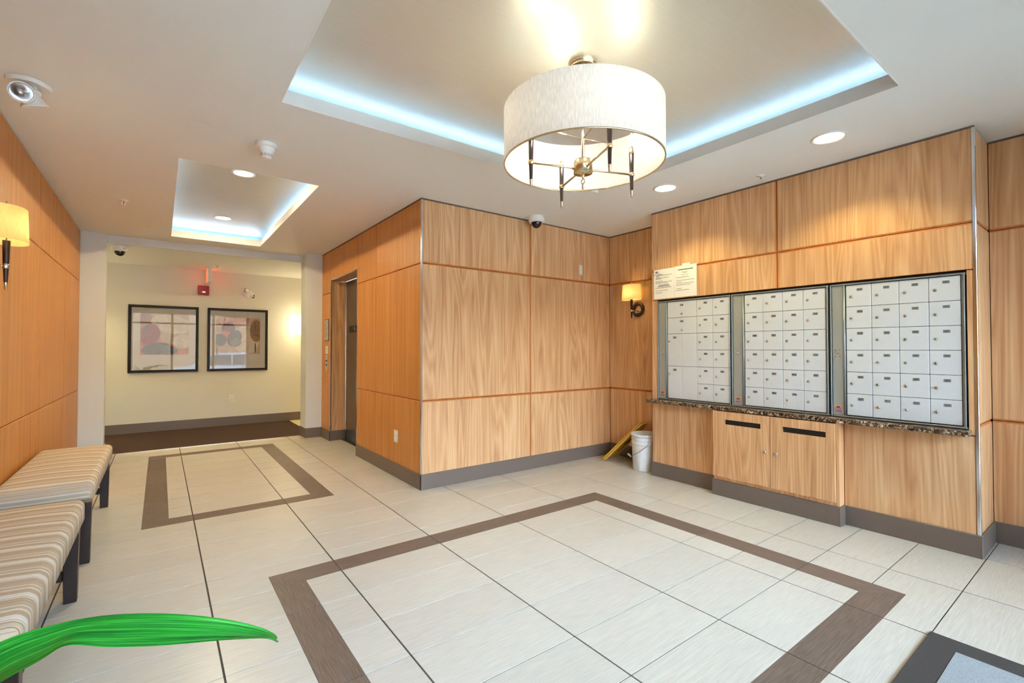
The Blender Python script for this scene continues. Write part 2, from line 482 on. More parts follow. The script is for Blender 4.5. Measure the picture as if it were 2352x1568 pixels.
for (x0,x1,y0,y1) in BORD:
    sides = [([(x0,y0),(x1,y0),(x1-BW,y0+BW),(x0+BW,y0+BW)], 0), ([(x0,y1),(x0+BW,y1-BW),(x1-BW,y1-BW),(x1,y1)], 0),
             ([(x0,y0),(x0+BW,y0+BW),(x0+BW,y1-BW),(x0,y1)], 1), ([(x1,y0),(x1,y1),(x1-BW,y1-BW),(x1-BW,y0+BW)], 1)]
    for poly, ax in sides:
        cuts = [GX0+i*GDX for i in range(-4,8)] if ax == 0 else [GY0-(2*j+1)*GDY for j in range(-9,8)]
        for c0 in cuts:
            q = clip(poly, ax, c0+.0016, c0+(GDX if ax == 0 else 2*GDY)-.0016)
            if len(q) < 3: continue
            cx = sum(a[0] for a in q)/len(q); cy = sum(a[1] for a in q)/len(q)
            k = .9985
            MB().prism([((a[0]-cx)*k, (a[1]-cy)*k) for a in q], 'z', -.004, 0).build('border_tile', 'tile_dark_x' if ax == 0 else 'tile_dark_y', floor, (cx, cy, 0))
# hallway floor
fc = struct(MB().box(-3.5, 1.77, HY, FY+.05, -.08, .004).build('floor_hallway_carpet', 'carpet'), 'dark brown hallway carpet below the framed prints')
struct(MB().box(1.775, 6.0, HY, FY+.05, -.08, .0).build('floor_hallway_tile', 'hall_tile'), 'beige hallway tile beyond the carpet')
MB().box(-.505, 1.605, HY-.004, HY+.004, -.002, .006).build('carpet_edge_strip', 'nickel', fc)

# ---------------- ceiling with two coffers
COFF = [(0.083, 1.020, 3.962, 6.776), (0.500, 2.957, 0.712, 2.745)]
SET = 0.20
ceil = MB()
xs = sorted({WX-.2, CX+.3, *[v for c in COFF for v in c[:2]]}); ys = sorted({FRONT-.1, HY+.06, *[v for c in COFF for v in c[2:]]})
for a0, a1 in zip(xs, xs[1:]):
    for b0, b1 in zip(ys, ys[1:]):
        mx_, my_ = (a0+a1)/2, (b0+b1)/2
        if any(c[0] < mx_ < c[1] and c[2] < my_ < c[3] for c in COFF): continue
        ceil.box(a0, a1, b0, b1, H, LIP)
ceil.box(-3.5, 6.0, HY+.06, FY+.1, HC, LIP)
ceiling = struct(ceil.build('ceiling', 'ceiling_paint', fix=False), 'off white painted ceiling with two recessed coffers')
for ci, (x0,x1,y0,y1) in enumerate(COFF):
    t = .006
    for r in ((x0,x1,y0-.001,y0+t), (x0,x1,y1-t,y1+.001), (x0-.001,x0+t,y0+t,y1-t), (x1-t,x1+.001,y0+t,y1-t)):
        MB().box(*r, H-.001, LIP+.004).build('coffer_lip', 'lip_paint', ceiling)
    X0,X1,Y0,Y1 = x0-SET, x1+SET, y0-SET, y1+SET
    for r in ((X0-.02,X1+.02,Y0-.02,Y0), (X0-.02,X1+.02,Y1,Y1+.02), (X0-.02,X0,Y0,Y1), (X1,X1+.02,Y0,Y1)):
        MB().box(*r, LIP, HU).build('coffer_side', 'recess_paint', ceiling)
    o = MB().box(-(X1-X0)/2-.02, (X1-X0)/2+.02, -(Y1-Y0)/2-.02, (Y1-Y0)/2+.02, 0, .03).build('coffer_soffit', 'soffit', ceiling, ((X0+X1)/2, (Y0+Y1)/2, HU))
    d = .155
    for r in ((x0,x1,y0-d-.012,y0-d+.012), (x0,x1,y1+d-.012,y1+d+.012), (x0-d-.012,x0-d+.012,y0-d,y1+d), (x1+d-.012,x1+d+.012,y0-d,y1+d)):
        MB().box(*r, LIP+.002, LIP+.022).build('light_strip', 'led_far' if ci == 0 else 'led', ceiling)

# ---------------- wood panel
def panel(parent, ax, face, sgn, a0, a1, z0, z1, mats=('wood_face', 'wood_edge'), ch=.010, t=.018, g=.0020, name='panel', edges=None):
    """veneer panel on the plane ax=face, looking along sgn*ax; a0..a1 on the other axis; edges: chamfer at a0, a1, z0, z1"""
    w2, h2 = (a1-a0)/2-g, (z1-z0)/2-g
    c0, c1, d0, d1 = edges or (ch, ch, ch, ch); dp = .005
    def P(a, d, z): return (-sgn*d, a, z) if ax == 'x' else (a, -sgn*d, z)
    vs = [P(-w2+c0,0,-h2+d0), P(w2-c1,0,-h2+d0), P(w2-c1,0,h2-d1), P(-w2+c0,0,h2-d1)]
    for d in (dp, t): vs += [P(-w2,d,-h2), P(w2,d,-h2), P(w2,d,h2), P(-w2,d,h2)]
    mb = MB(); mb.v = vs
    fs = [((0,1,2,3), 0)] + [((i, (i+1)%4, 4+(i+1)%4, 4+i), 1) for i in range(4)] + [((4+i, 4+(i+1)%4, 8+(i+1)%4, 8+i), 1) for i in range(4)] + [((8,9,10,11), 1)]
    for f, m in fs: mb.f.append(f); mb.m.append(m); mb.s.append(False)
    c = (face, (a0+a1)/2, (z0+z1)/2) if ax == 'x' else ((a0+a1)/2, face, (z0+z1)/2)
    return mb.build(name, list(mats), parent, c)
def panel_grid(parent, ax, face, sgn, cols, rows, ch=.010, **kw):
    e = .0012
    for i in range(len(cols)-1):
        for j in range(len(rows)-1):
            panel(parent, ax, face, sgn, cols[i], cols[i+1], rows[j], rows[j+1],
                  edges=(ch if i > 0 else e, ch if i < len(cols)-2 else e, ch if j > 0 else e, ch if j < len(rows)-2 else e), **kw)
ST = dict(mats=('wood_straight', 'wood_edge'), ch=.005)
TOP = H-.010
ROWS = [.02, Z2, Z1, TOP]
def top_reveal(parent, x0, x1, y0, y1): MB().box(x0, x1, y0, y1, TOP, H).build('top_channel', 'base_vinyl', parent)

# left wall
wl = struct(MB().box(WX-.2, WX-.018, FRONT, WY+.05, -.05, H).build('wall_left', 'wood_gap'), 'honey wood veneer panelled wall behind the benches')
panel_grid(wl, 'x', WX, 1, [FRONT, .24, 1.40, 2.56, 3.72, 4.88, 6.04, WY], ROWS, **ST)
# lift block, front face
wf = struct(MB().box(BX+.018, CX+.3, BY+.018, BY+.12, -.05, H).build('wall_lift_front', 'wood_gap'), 'wood panelled wall facing the entrance, left of the wall lamp')
panel_grid(wf, 'y', BY, -1, [BX+.010, 3.031, CX], ROWS)
top_reveal(wf, BX, CX, BY-.002, BY+.02)
# lift block, left face
ws = MB().box(BX+.018, BX+.12, BY+.018, EY0-.02, -.05, H).box(BX+.018, BX+.12, EY1+.02, KY+.1, -.05, H).box(BX+.018, BX+.12, EY0-.02, EY1+.02, EZ+.012, H)
ws = struct(ws.build('wall_lift_side', 'wood_gap'), 'wood panelled wall with the lift opening')
panel_grid(ws, 'x', BX, -1, [BY+.010, 4.822, EY0], ROWS, **ST)
panel_grid(ws, 'x', BX, -1, [EY1, KY], ROWS, **ST)
panel(ws, 'x', BX, -1, EY0, EY1, EZ, TOP, **ST)
top_reveal(ws, BX-.002, BX+.02, BY, KY)
# lift recess lining
panel(ws, 'y', EY1, -1, BX+.014, BX+.198, .02, EZ, name='jamb_lining', ch=.002, t=.02)
panel(ws, 'y', EY0, 1, BX+.014, BX+.198, .02, EZ, name='jamb_lining', ch=.002, t=.02)
MB().box(BX+.013, BX+.2, EY0-.01, EY1+.01, EZ, EZ+.02).build('head_lining', 'wood_face', ws)
# alcove wall + right wall (one plane)
wr = struct(MB().box(CX+.018, CX+.2, FRONT, BY+.1, -.05, H).build('wall_right', 'wood_gap'), 'wood panelled wall at the far right and behind the alcove lamp')
panel_grid(wr, 'x', CX, -1, [MY1, BY], ROWS)
panel_grid(wr, 'x', CX, -1, [FRONT, -.55, MY0], ROWS)
top_reveal(wr, CX-.002, CX+.02, MY1, BY); top_reveal(wr, CX-.002, CX+.02, FRONT, MY0)
# mailbox wall
BANKZ0, BANKZ1 = .742, 1.680
wm = MB().box(MX+.018, CX, MY0+.018, MY1-.018, -.05, .74).box(MX+.018, CX, MY0+.018, MY1-.018, BANKZ1+.003, H)
wm.box(MX+.10, CX, MY0+.018, MY1-.018, .74, BANKZ1+.003).box(MX+.018, MX+.1, MY0+.018, .626, .74, 1.69).box(MX+.018, MX+.1, 2.795, MY1-.018, .74, 1.69)
wm = struct(wm.build('wall_mailbox', 'wood_gap'), 'wood panelled wall carrying the mailboxes')
panel_grid(wm, 'x', MX, -1, [MY0+.012, 1.696, MY1], [BANKZ1+.004, 1.963, TOP])
panel(wm, 'x', MX, -1, MY0+.012, .627, .705, BANKZ1+.004, ch=.002)
panel(wm, 'x', MX, -1, 2.794, MY1, .705, BANKZ1+.004, ch=.002)
panel(wm, 'x', MX, -1, MY0+.012, 1.262, .02, .705, ch=.003)
panel(wm, 'x', MX, -1, 2.176, MY1, .02, .705, ch=.003)
top_reveal(wm, MX-.002, MX+.02, MY0, MY1)
panel_grid(wm, 'y', MY0, -1, [MX+.010, CX], ROWS)
panel_grid(wm, 'y', MY1, 1, [MX, CX], ROWS)
# chrome corner trims
def trim(n, x0, x1, y0, y1, z0, z1, label):
    return struct(MB().rbox(x0, x1, y0, y1, z0, z1, .002, 1).build('trim_%d' % n, 'chrome'), label)
trim(1, BX-.003, BX+.012, BY-.003, BY+.012, ZB-.01, TOP, 'brushed metal corner strip on the lift block')
trim(2, MX-.003, MX+.016, MY0-.003, MY0+.014, ZB-.01, TOP, 'brushed metal corner strip right of the mailboxes')
t3 = MB().rbox(BX-.003, BX+.014, EY1-.012, EY1+.003, ZB-.01, EZ+.003, .002, 1).rbox(BX-.003, BX+.012, EY0, EY1, EZ-.002, EZ+.01, .002, 1).rbox(BX-.003, BX+.014, EY0-.003, EY0+.012, ZB-.01, EZ, .002, 1)
struct(t3.build('trim_3', 'chrome'), 'brushed metal edge around the lift opening')
# columns, beam and hallway
struct(MB().box(WX, -.505, WY, HY+.06, -.05, H).build('wall_column_left', 'column_paint'), 'off white column at the end of the wood wall')
struct(MB().box(1.605, BX+.05, KY, HY+.06, -.05, H).build('wall_column_right', 'column_paint'), 'off white column between hallway and lift')
struct(MB().box(-.52, 1.62, HY+.01, HY+.061, HC, H).build('wall_beam', 'column_paint'), 'off white beam above the hallway opening')
struct(MB().box(-3.5, 6.0, FY, FY+.1, -.05, HC+.05).build('wall_far', 'wall_paint'), 'cream hallway wall behind the framed prints')
hw = MB().box(-3.5, WX+.01, HY, HY+.06, -.05, H).box(BX, 6.0, HY, HY+.06, -.05, H).box(-3.6, -3.5, HY, FY+.1, -.05, H).box(6.0, 6.1, HY, FY+.1, -.05, H)
struct(hw.build('wall_hallway', 'wall_paint'), 'cream hallway side walls')
# baseboards
def base(n, boxes, label):
    mb = MB()
    for b in boxes: mb.rbox(*b, 0, ZB, .003, 1)
    return struct(mb.build('baseboard_'+n, 'base_vinyl'), label)
T = .011
base('left', [(WX, WX+T, FRONT, WY)], 'taupe vinyl base below the left wood wall')
base('column_left', [(WX, -.505+T, WY-T, WY), (-.505, -.505+T, WY, HY+.06)], 'taupe vinyl base on the left column')
base('column_right', [(1.605-T, BX-T, KY-T, KY), (1.605-T, 1.605, KY, HY+.06)], 'taupe vinyl base on the column beside the lift')
base('lift_side', [(BX-T, BX, BY-T, EY0), (BX-T, BX, EY1-T, KY), (BX-T, BX+.2, EY1-T, EY1), (BX, BX+.2, EY0, EY0+T)], 'taupe vinyl base along the lift side wall')
base('lift_front', [(BX-T, CX, BY-T, BY)], 'taupe vinyl base below the wood wall facing the entrance')
base('right', [(CX-T, CX, MY1, BY-T), (CX-T, CX, FRONT, MY0)], 'taupe vinyl base on the right wall')
base('mailbox', [(MX-T, MX, 2.176, MY1), (MX-T, MX, MY0-T, 1.262), (MX, CX-T, MY0-T, MY0), (MX-T, CX-T, MY1, MY1+T)], 'taupe vinyl base below the mailbox wall')
mb = MB().rbox(-3.5, 6.0, FY-T, FY, 0, .14, .003, 1)
struct(mb.build('baseboard_far', 'base_vinyl'), 'taupe vinyl base on the hallway wall')

# ---------------- shop front behind the camera
wfr = struct(MB().box(WX-.2, CX+.3, FRONT-.12, FRONT, 2.40, H+.1).box(WX-.2, CX+.3, FRONT-.12, FRONT, -.1, .08).build('wall_front', 'window_frame'), 'white shop front behind the camera')
bays = [(WX, .30), (.30, 1.42), (1.42, 2.42), (2.42, 3.70), (3.70, CX)]
MB().box(3.70, CX+.3, FRONT-.12, FRONT, .08, 2.40).build('solid_bay', 'column_paint', wfr)  # unseen bay, closed up to cut the daylight on the right side
for n, (a, b) in enumerate(bays[:4]):
    fr = MB(); e = .035
    fr.box(a, a+e, FRONT-.09, FRONT-.03, .08, 2.40).box(b-e, b, FRONT-.09, FRONT-.03, .08, 2.40)
    fr.box(a+e, b-e, FRONT-.09, FRONT-.03, .08, .14).box(a+e, b-e, FRONT-.09, FRONT-.03, 2.34, 2.40).box(a+e, b-e, FRONT-.09, FRONT-.03, 2.02, 2.07)
    door = n == 2
    o = struct(fr.build('door_1' if door else 'window_%d' % (n+1 if n < 2 else n), 'window_frame'), 'white framed glazed entrance door' if door else None)
    MB().box(a+e, b-e, FRONT-.062, FRONT-.058, .14, 2.02).build('pane', 'glass', o)
    MB().box(a+e, b-e, FRONT-.062, FRONT-.058, 2.07, 2.34).build('pane', 'glass', o)
    if door:
        MB().tube([(a+.10, FRONT-.02, .85), (a+.10, FRONT+.02, .85), (a+.10, FRONT+.02, 1.25), (a+.10, FRONT-.02, 1.25)], .012, 8).build('pull_handle', 'chrome', o)
struct(MB().box(-14, 16, -4.2, FRONT-.12, -.2, -.06).box(-14, 16, -14, -4.2, -.7, -.55).build('ground', 'concrete'), 'grey pavement and lower street outside')
struct(MB().box(-14, 16, -14.5, -14, -.7, 4.2).build('wall_street', 'brick_far'), 'tan building across the street')

# ================================================================== OBJECTS
# ---------------- lift door and plates
DX = BX+.200
dr = struct(MB().rbox(DX, DX+.03, (EY0+EY1)/2+.002, EY1-.004, .006, EZ-.004, .002, 1).build('door_2', 'elevator_steel'), 'brushed steel lift door')
MB().rbox(DX, DX+.03, EY0+.004, (EY0+EY1)/2-.002, .006, EZ-.004, .002, 1).build('door_leaf', 'elevator_steel', dr)
MB().box(DX-.05, DX+.03, EY0, EY1, 0, .006).build('door_sill', 'elevator_steel', dr)
MB().box(DX-.006, DX, EY1-.012, EY1, ZB, EZ).build('frame_edge', 'chrome', dr)
t = thing('floor_indicator', 'black plate with a white letter G on the steel lift door', 'sign', (DX, 6.06, 1.48))
MB().rbox(-.006, 0, -.24, .24, -.042, .042, .002, 1).build('plate', 'black', t)
MB().text('G', .075, (-.0066, .02, 0), (0,-1,0), (0,0,1)).build('lettering', 'white_plastic', t, fix=False)
MB().lathe([(.007,-.0066),(0.0001,-.0066)], 10, (0,.105,.012), 'x').build('dot_mark', 'white_plastic', t)
t = thing('notice_plate', 'tall engraved metal plate left of the lift opening, uppermost of three', 'plate', (BX, 6.626, 1.472))
MB().rbox(-.006, 0, -.095, .095, -.148, .148, .002, 1).build('frame', 'dark_wood', t)
pl = MB().rbox(-.009, -.005, -.085, .085, -.138, .138, .001, 1)
pl.build('plate', 'nickel', t)
ln = MB()
for k in range(9): ln.box(-.0095, -.009, -.06+.02*(k % 3), .06, .10-.024*k, .106-.024*k)
ln.build('engraving', 'ink_light', t)
t = thing('key_switch_plate', 'small pale switch plate under the engraved plate by the lift', 'switch plate', (BX, 6.63, 1.205))
MB().rbox(-.007, 0, -.055, .055, -.052, .052, .002, 1).build('plate', 'ivory_plastic', t)
MB().lathe([(.010,-.012),(.010,-.006)], 12, (0,0,.012), 'x', cap0=True).build('key_barrel', 'nickel', t)
MB().lathe([(.006,-.010),(.006,-.006)], 12, (0,0,-.026), 'x', cap0=True).build('pilot_light', 'red_plastic', t)
t = thing('call_button_plate', 'metal lift call plate with two round buttons, lowest of three', 'call panel', (BX, 6.62, 1.032))
MB().rbox(-.008, 0, -.055, .055, -.105, .105, .002, 1).build('plate', 'nickel', t)
for dz in (.028, -.028):
    b = MB().lathe([(.020,-.010),(.020,-.007)], 16, (0,0,dz), 'x', cap0=True).build('button_ring', 'chrome', t)
    MB().lathe([(.014,-.014),(.014,-.009)], 16, (0,0,dz), 'x', cap0=True).build('button', 'black', b)

# ---------------- wall plates
t = thing('blank_wall_plate', 'white blank plate high on the wood wall beside the alcove', 'wall plate', (3.744, BY, 2.096))
MB().rbox(-.026, .026, -.008, 0, -.056, .056, .002, 1).build('plate', 'ivory_plastic', t)
for dz in (-.045, .045): MB().lathe([(.004,-.009),(.004,-.007)], 8, (0,0,dz), 'y', cap0=True).build('screw', 'nickel', t)
t = thing('outlet_plate', 'white outlet plate low on the wood wall beside the lift', 'outlet', (BX, 4.279, .385))
MB().rbox(-.008, 0, -.040, .040, -.058, .058, .002, 1).build('plate', 'ivory_plastic', t)
for dz in (-.024, .024): MB().rbox(-.011, -.007, -.017, .017, dz-.014, dz+.014, .002, 1).build('socket_face', 'white_plastic', t)
t = thing('wall_outlet', 'white double outlet on the cream wall below the framed prints', 'outlet', (.918, FY, .430))
MB().rbox(-.038, .038, -.008, 0, -.060, .060, .002, 1).build('plate', 'ivory_plastic', t)
for dz in (-.024, .024):
    s_ = MB().rbox(-.017, .017, -.011, -.007, dz-.014, dz+.014, .002, 1).build('socket_face', 'white_plastic', t)
    MB().box(-.008, -.005, -.0115, -.011, dz-.004, dz+.006).box(.005, .008, -.0115, -.011, dz-.004, dz+.006).build('slots', 'black', s_)

# ---------------- framed prints
ART1 = [('art_brown', -.9, .7, .35, .6, 0), ('art_cream', .3, .5, .9, .45, -.2), ('art_orange', -.85, -.55, .75, .55, .5), ('art_red', -.62, -.02, .42, .52, -.3), ('art_rust', .35, -.8, 1.0, .32, .15), ('art_cream', .75, -.35, .45, .35, 0), ('art_olive', -.35, -.72, .62, .30, .18), ('art_slate', .12, -.78, .42, .24, -.1), ('art_plum', -.72, .22, .16, .2, 0)]
ART2 = [('art_rust', -.3, .88, .8, .22, .1), ('art_cream', .35, -.2, .6, .8, .1), ('art_plum', -.45, .42, .30, .34, 0), ('art_orange', -.58, .02, .26, .26, .3), ('art_slate', -.82, -.22, .28, .34, .2), ('art_olive', -.18, -.12, .30, .46, -.35), ('art_green', -.12, -.36, .26, .22, .3), ('art_brown', .82, .3, .30, .62, 0), ('art_olive', .78, -.66, .035, .30, 0), ('art_olive', .76, .52, .03, .30, 0), ('art_olive', .82, .05, .20, .03, -.35)]
def picture(x0, x1, label, artm, ax0, ax1, az0, az1):
    z0, z1 = .872, 1.862
    t = thing('framed_print', label, 'picture', ((x0+x1)/2, FY, z0), group='framed prints on the hallway wall')
    w2, h = (x1-x0)/2, z1-z0; e = .036
    for (a0,a1,b0,b1) in ((-w2,w2,0,e), (-w2,w2,h-e,h), (-w2,-w2+e,e,h-e), (w2-e,w2,e,h-e)):
        MB().rbox(a0, a1, -.034, 0, b0, b1, .003, 1).build('frame_rail', 'frame_black', t)
    MB().box(-w2+e, w2-e, -.012, -.004, e, h-e).build('mount', 'art_mat', t)
    c = ((ax0+ax1)/2-(x0+x1)/2, -.0125, (az0+az1)/2-z0)
    aw, ah = (ax1-ax0)/2, (az1-az0)/2
    pm = ['art_sand'] + [q[0] for q in artm]; pr_ = MB().box(-aw, aw, -.001, .001, -ah, ah)
    for k_, (mt_, ex, ez, rx_, rz_, ro) in enumerate(artm):      # ellipses clipped to the sheet
        pg = []
        for q in range(28):
            a_ = 2*PI*q/28; u_, v_ = rx_*math.cos(a_), rz_*math.sin(a_)
            pg.append((ex+u_*math.cos(ro)-v_*math.sin(ro), ez+u_*math.sin(ro)+v_*math.cos(ro)))
        pg = clip(clip(pg, 0, -1, 1), 1, -1, 1)
        if len(pg) > 2: pr_.add([(u_*aw, -.0012-.0002*k_, v_*ah) for u_, v_ in pg], [tuple(range(len(pg)))], k_+1)
    pr_.build('print', pm, t, c, fix=False)
    MB().box(-w2+e, w2-e, -.020, -.018, e, h-e).build('glass', 'picture_glass', t)
picture(-.374, .472, 'left black framed print with red and orange shapes', ART1, -.235, .345, 1.135, 1.74)
picture(.587, 1.432, 'right black framed print with muted green and brown shapes', ART2, .70, 1.32, 1.135, 1.72)

# ---------------- fire alarm, remote emergency head, exit sign
t = thing('fire_alarm', 'red square fire alarm on the cream hallway wall', 'fire alarm', (.531, FY, 2.129))
MB().rbox(-.072, .072, -.045, 0, -.072, .072, .006, 2).build('housing', 'red_plastic', t)
MB().rbox(-.045, .045, -.058, -.044, -.052, .052, .004, 1).build('sounder', 'red_plastic', t)
MB().rbox(-.022, .022, -.066, -.057, -.042, -.016, .003, 1).build('strobe', 'lens', t)
def head(parent, c, d, r, name='lamp_head'):
    """round flood head at c aiming along d"""
    d = Vector(d).normalized(); q = d.to_track_quat('Z', 'Y').to_matrix().to_4x4(); q.translation = c
    h = MB().lathe([(.0001,-r*1.35), (r*.45,-r*1.3), (r*.72,-r*.75), (r,-.05*r), (r*1.06,0), (r*1.06,r*.14), (r*.94,r*.14), (r*.90,0)], 24).xform(q).build(name, 'white_plastic', parent)
    MB().lathe([(.0001,-r*.55), (r*.5,-r*.42), (r*.88,0)], 24).xform(q).build('reflector', 'chrome', h)
    lz = MB().lathe([(.0001,r*.10), (r*.5,r*.09), (r*.92,r*.03)], 24).xform(q); lz.build('lens', 'glass', h)
    return h
t = thing('hall_emergency_lamp', 'small white emergency lamp with two heads on the hallway wall', 'emergency lamp', (1.155, FY, 2.115))
MB().lathe([(.062,-.022),(.066,-.004),(.066,0)], 24, (0,0,0), 'y', cap0=True).build('wall_plate', 'white_plastic', t)
head(t, (-.062,-.075,.055), (-.9,-.35,.25), .036); head(t, (.055,-.078,-.045), (.75,-.62,-.25), .036)
MB().tube([(-.04,-.02,.02),(-.05,-.06,.045)], .010, 8).build('swivel', 'white_plastic', t)
MB().tube([(.03,-.02,-.015),(.045,-.06,-.035)], .010, 8).build('swivel', 'white_plastic', t)
t = thing('exit_sign', 'white exit sign seen edge on at the hallway ceiling, glowing red', 'exit sign', (.585, 8.52, HC))
MB().rbox(-.05, .05, -.06, .06, -.008, 0, .002, 1).build('canopy', 'white_plastic', t)
MB().rbox(-.026, .026, -.15, .15, -.215, -.008, .003, 1).build('housing', 'white_plastic', t)
MB().box(-.0275, -.026, -.14, .14, -.205, -.022).box(.026, .0275, -.14, .14, -.205, -.022).build('lit_face', 'exit_red', t)
MB().text('EXIT', .12, (-.0282, 0, -.113), (0,-1,0), (0,0,1)).build('lettering', 'white_plastic', t, fix=False)
MB().text('EXIT', .12, (.0282, 0, -.113), (0,1,0), (0,0,1)).build('lettering', 'white_plastic', t, fix=False)

# ---------------- hallway wall sconce (mostly behind the column)
def hall_sconce(label, x):
    t = thing('hallway_sconce', label, 'wall lamp', (x, FY, 1.64), group='hallway wall lamps')
    MB().rbox(-.05, .05, -.02, 0, -.10, .10, .003, 1).build('back_plate', 'nickel', t)
    vs, fs = [], []
    for k in range(13):
        a = PI*k/12
        for j in range(7):
            zz = -.15+.05*j; rr = .10+.022*((abs(zz)/.15)**2)
            vs.append((rr*math.cos(a), -rr*math.sin(a), zz))
    for k in range(12):
        for j in range(6): fs.append((k*7+j, k*7+7+j, k*7+8+j, k*7+1+j))
    MB().add(vs, fs, 0, True).build('diffuser', 'hall_glow', t)
    lamp('POINT', 'hall_bulb', t, (0,-.20,0), P_HALL, WARM, .08)

hall_sconce('glowing white half drum wall lamp beside the column in the hallway', 2.02)
hall_sconce('unseen half drum fill lamp added behind the left column', -1.55)  # added out of view to spread light along the far wall

# ---------------- dome cameras
def dome(name, label, loc):
    t = thing(name, label, 'security camera', loc, group='ceiling dome cameras')
    MB().lathe([(.080,0),(.080,-.045),(.074,-.058),(.058,-.062),(.052,-.058)], 28).build('housing', 'white_plastic', t)
    MB().lathe([(.052*math.cos(a),-.058-.058*math.sin(a)) for a in [PI/2*k/8 for k in range(8)]]+[(.0003,-.116)], 28).build('dome', 'black_gloss', t)
dome('dome_camera', 'white dome camera with black eye against the wood wall by the chandelier', (2.99, 3.60, H))
dome('dome_camera', 'white dome camera on the hallway ceiling beside the left column', (-.40, 7.31, HC))

# ---------------- smoke detector and sprinklers
t = thing('smoke_detector', 'white cone shaped smoke detector on the ceiling near the small coffer', 'smoke detector', (.535, 3.37, H))
MB().lathe([(.064,0),(.064,-.020),(.058,-.024),(.050,-.026)], 28).build('base', 'white_plastic', t)
hd = MB().lathe([(.052,-.024),(.048,-.040),(.036,-.062),(.031,-.084),(.022,-.090),(.0003,-.091)], 28).build('sensor_head', 'white_plastic', t)
for lv, (r0, z0, r1, z1) in enumerate(((.0356,-.0635,.0343,-.0700), (.0335,-.0735,.0322,-.0795))):
    for k in range(10):
        a0, a1 = 2*PI*(k+.14)/10, 2*PI*(k+.86)/10; am = (a0+a1)/2
        vs = [((r0 if q in (0,1) else r1)*1.01*math.cos(a), (r0 if q in (0,1) else r1)*1.01*math.sin(a), z0 if q in (0,1) else z1) for q, a in enumerate((a0,a1,a1,a0))]
        MB().add(vs, [(0,1,2,3)]).build('vent_slot', 'black', hd)
def sprinkler(label, loc):
    t = thing('sprinkler_head', label, 'sprinkler', loc, group='ceiling sprinkler heads')
    MB().lathe([(.034,0),(.033,-.004),(.014,-.007),(.012,-.012)], 20, cap1=True).build('escutcheon', 'white_plastic', t)
    MB().tube([(-.010,0,-.010),(-.013,0,-.022),(-.004,0,-.036)], .0028, 6).tube([(.010,0,-.010),(.013,0,-.022),(.004,0,-.036)], .0028, 6).build('yoke', 'white_plastic', t)
    MB().tube([(0,0,-.010),(0,0,-.034)], .003, 6).build('glass_bulb', 'red_plastic', t)
    MB().lathe([(.0003,-.035),(.014,-.037),(.013,-.040),(.0003,-.040)], 16).build('deflector', 'white_plastic', t)
sprinkler('white sprinkler head on the ceiling near the left wood wall', (-.273, 5.39, H))
sprinkler('white sprinkler head between the two ceiling lights above the mailboxes', (3.649, 1.724, H))
sprinkler('white sprinkler head on the hallway ceiling by the exit sign', (.66, 8.10, HC))

# ---------------- ceiling emergency light, top left
t = thing('emergency_light', 'white twin head emergency light on the ceiling above the left wall', 'emergency light', (-.535, 3.29, H))
pl = []
for k in range(28):
    a = 2*PI*k/28; c_, s_ = math.cos(a), math.sin(a)
    pl.append((.086*math.copysign(abs(c_)**1.35, c_), .080*math.copysign(abs(s_)**1.1, s_)))
mb = MB().prism(pl, 'z', -.018, 0); mb.v = [(x*(1 if z > -.006 else .93), y*(1 if z > -.006 else .90), z) for x,y,z in mb.v]
o = mb.build('mounting_plate', 'white_plastic', t); o.rotation_euler = (0,0,.30)
MB().tube([(-.015,-.010,-.010),(-.020,-.025,-.032)], .013, 10).tube([(-.020,-.025,-.032),(-.016,-.030,-.072)], .011, 10).build('swivel', 'white_plastic', t)
MB().tube([(.020,-.005,-.010),(.020,-.010,-.068)], .012, 10).lathe([(.016,-.012),(.016,.012)], 14, (.034,-.014,-.055), 'y', cap0=True, cap1=True).build('swivel', 'white_plastic', t)
head(t, (-.014,-.072,-.082), (.10,-.95,-.18), .046)
head(t, (.022,-.010,-.112), (.30,.30,-.90), .050)

# ---------------- recessed downlights
def downlight(label, loc, power, r=.098, spot=True):
    t = thing('recessed_downlight', label, 'ceiling light', loc, group='recessed downlights')
    MB().lathe([(r,0),(r*1.0,-.004),(r*.86,-.006),(r*.82,.0),(r*.78,-.001)], 32).build('trim_ring', 'white_plastic', t)
    MB().lathe([(r*.80,-.001),(.0003,-.001)], 32).build('lit_lens', 'lamp_glow', t)
    if spot: lamp('SPOT', 'downlight_lamp', t, (0,0,-.012), power, WARM3, .05, spot_size=2.2, spot_blend=.5)
    else: lamp('AREA', 'downlight_lamp', t, (0,0,-.010), power, (1.0, .81, .44), .13)
downlight('round recessed light above the right hand mailboxes, the nearer one', (3.333, 1.159, H), P_DOWN)
downlight('round recessed light above the left hand mailboxes, the farther one', (3.306, 2.330, H), P_DOWN)
downlight('round recessed light in the small coffer, nearer the camera', (.547, 4.505, HU), P_DOWN_FAR, .09, False)
downlight('unseen round fill light added on the hallway ceiling left of the opening', (-1.35, 7.93, HC), P_HALL_FILL, .09)  # added out of view as fill for the far wall
downlight('unseen round fill light added on the hallway ceiling behind the lift', (2.75, 7.93, HC), P_HALL_FILL, .09)  # likewise an added, unseen fill for the hallway
downlight('round recessed light in the small coffer, nearer the hallway', (.552, 6.178, HU), P_DOWN_FAR, .09, False)

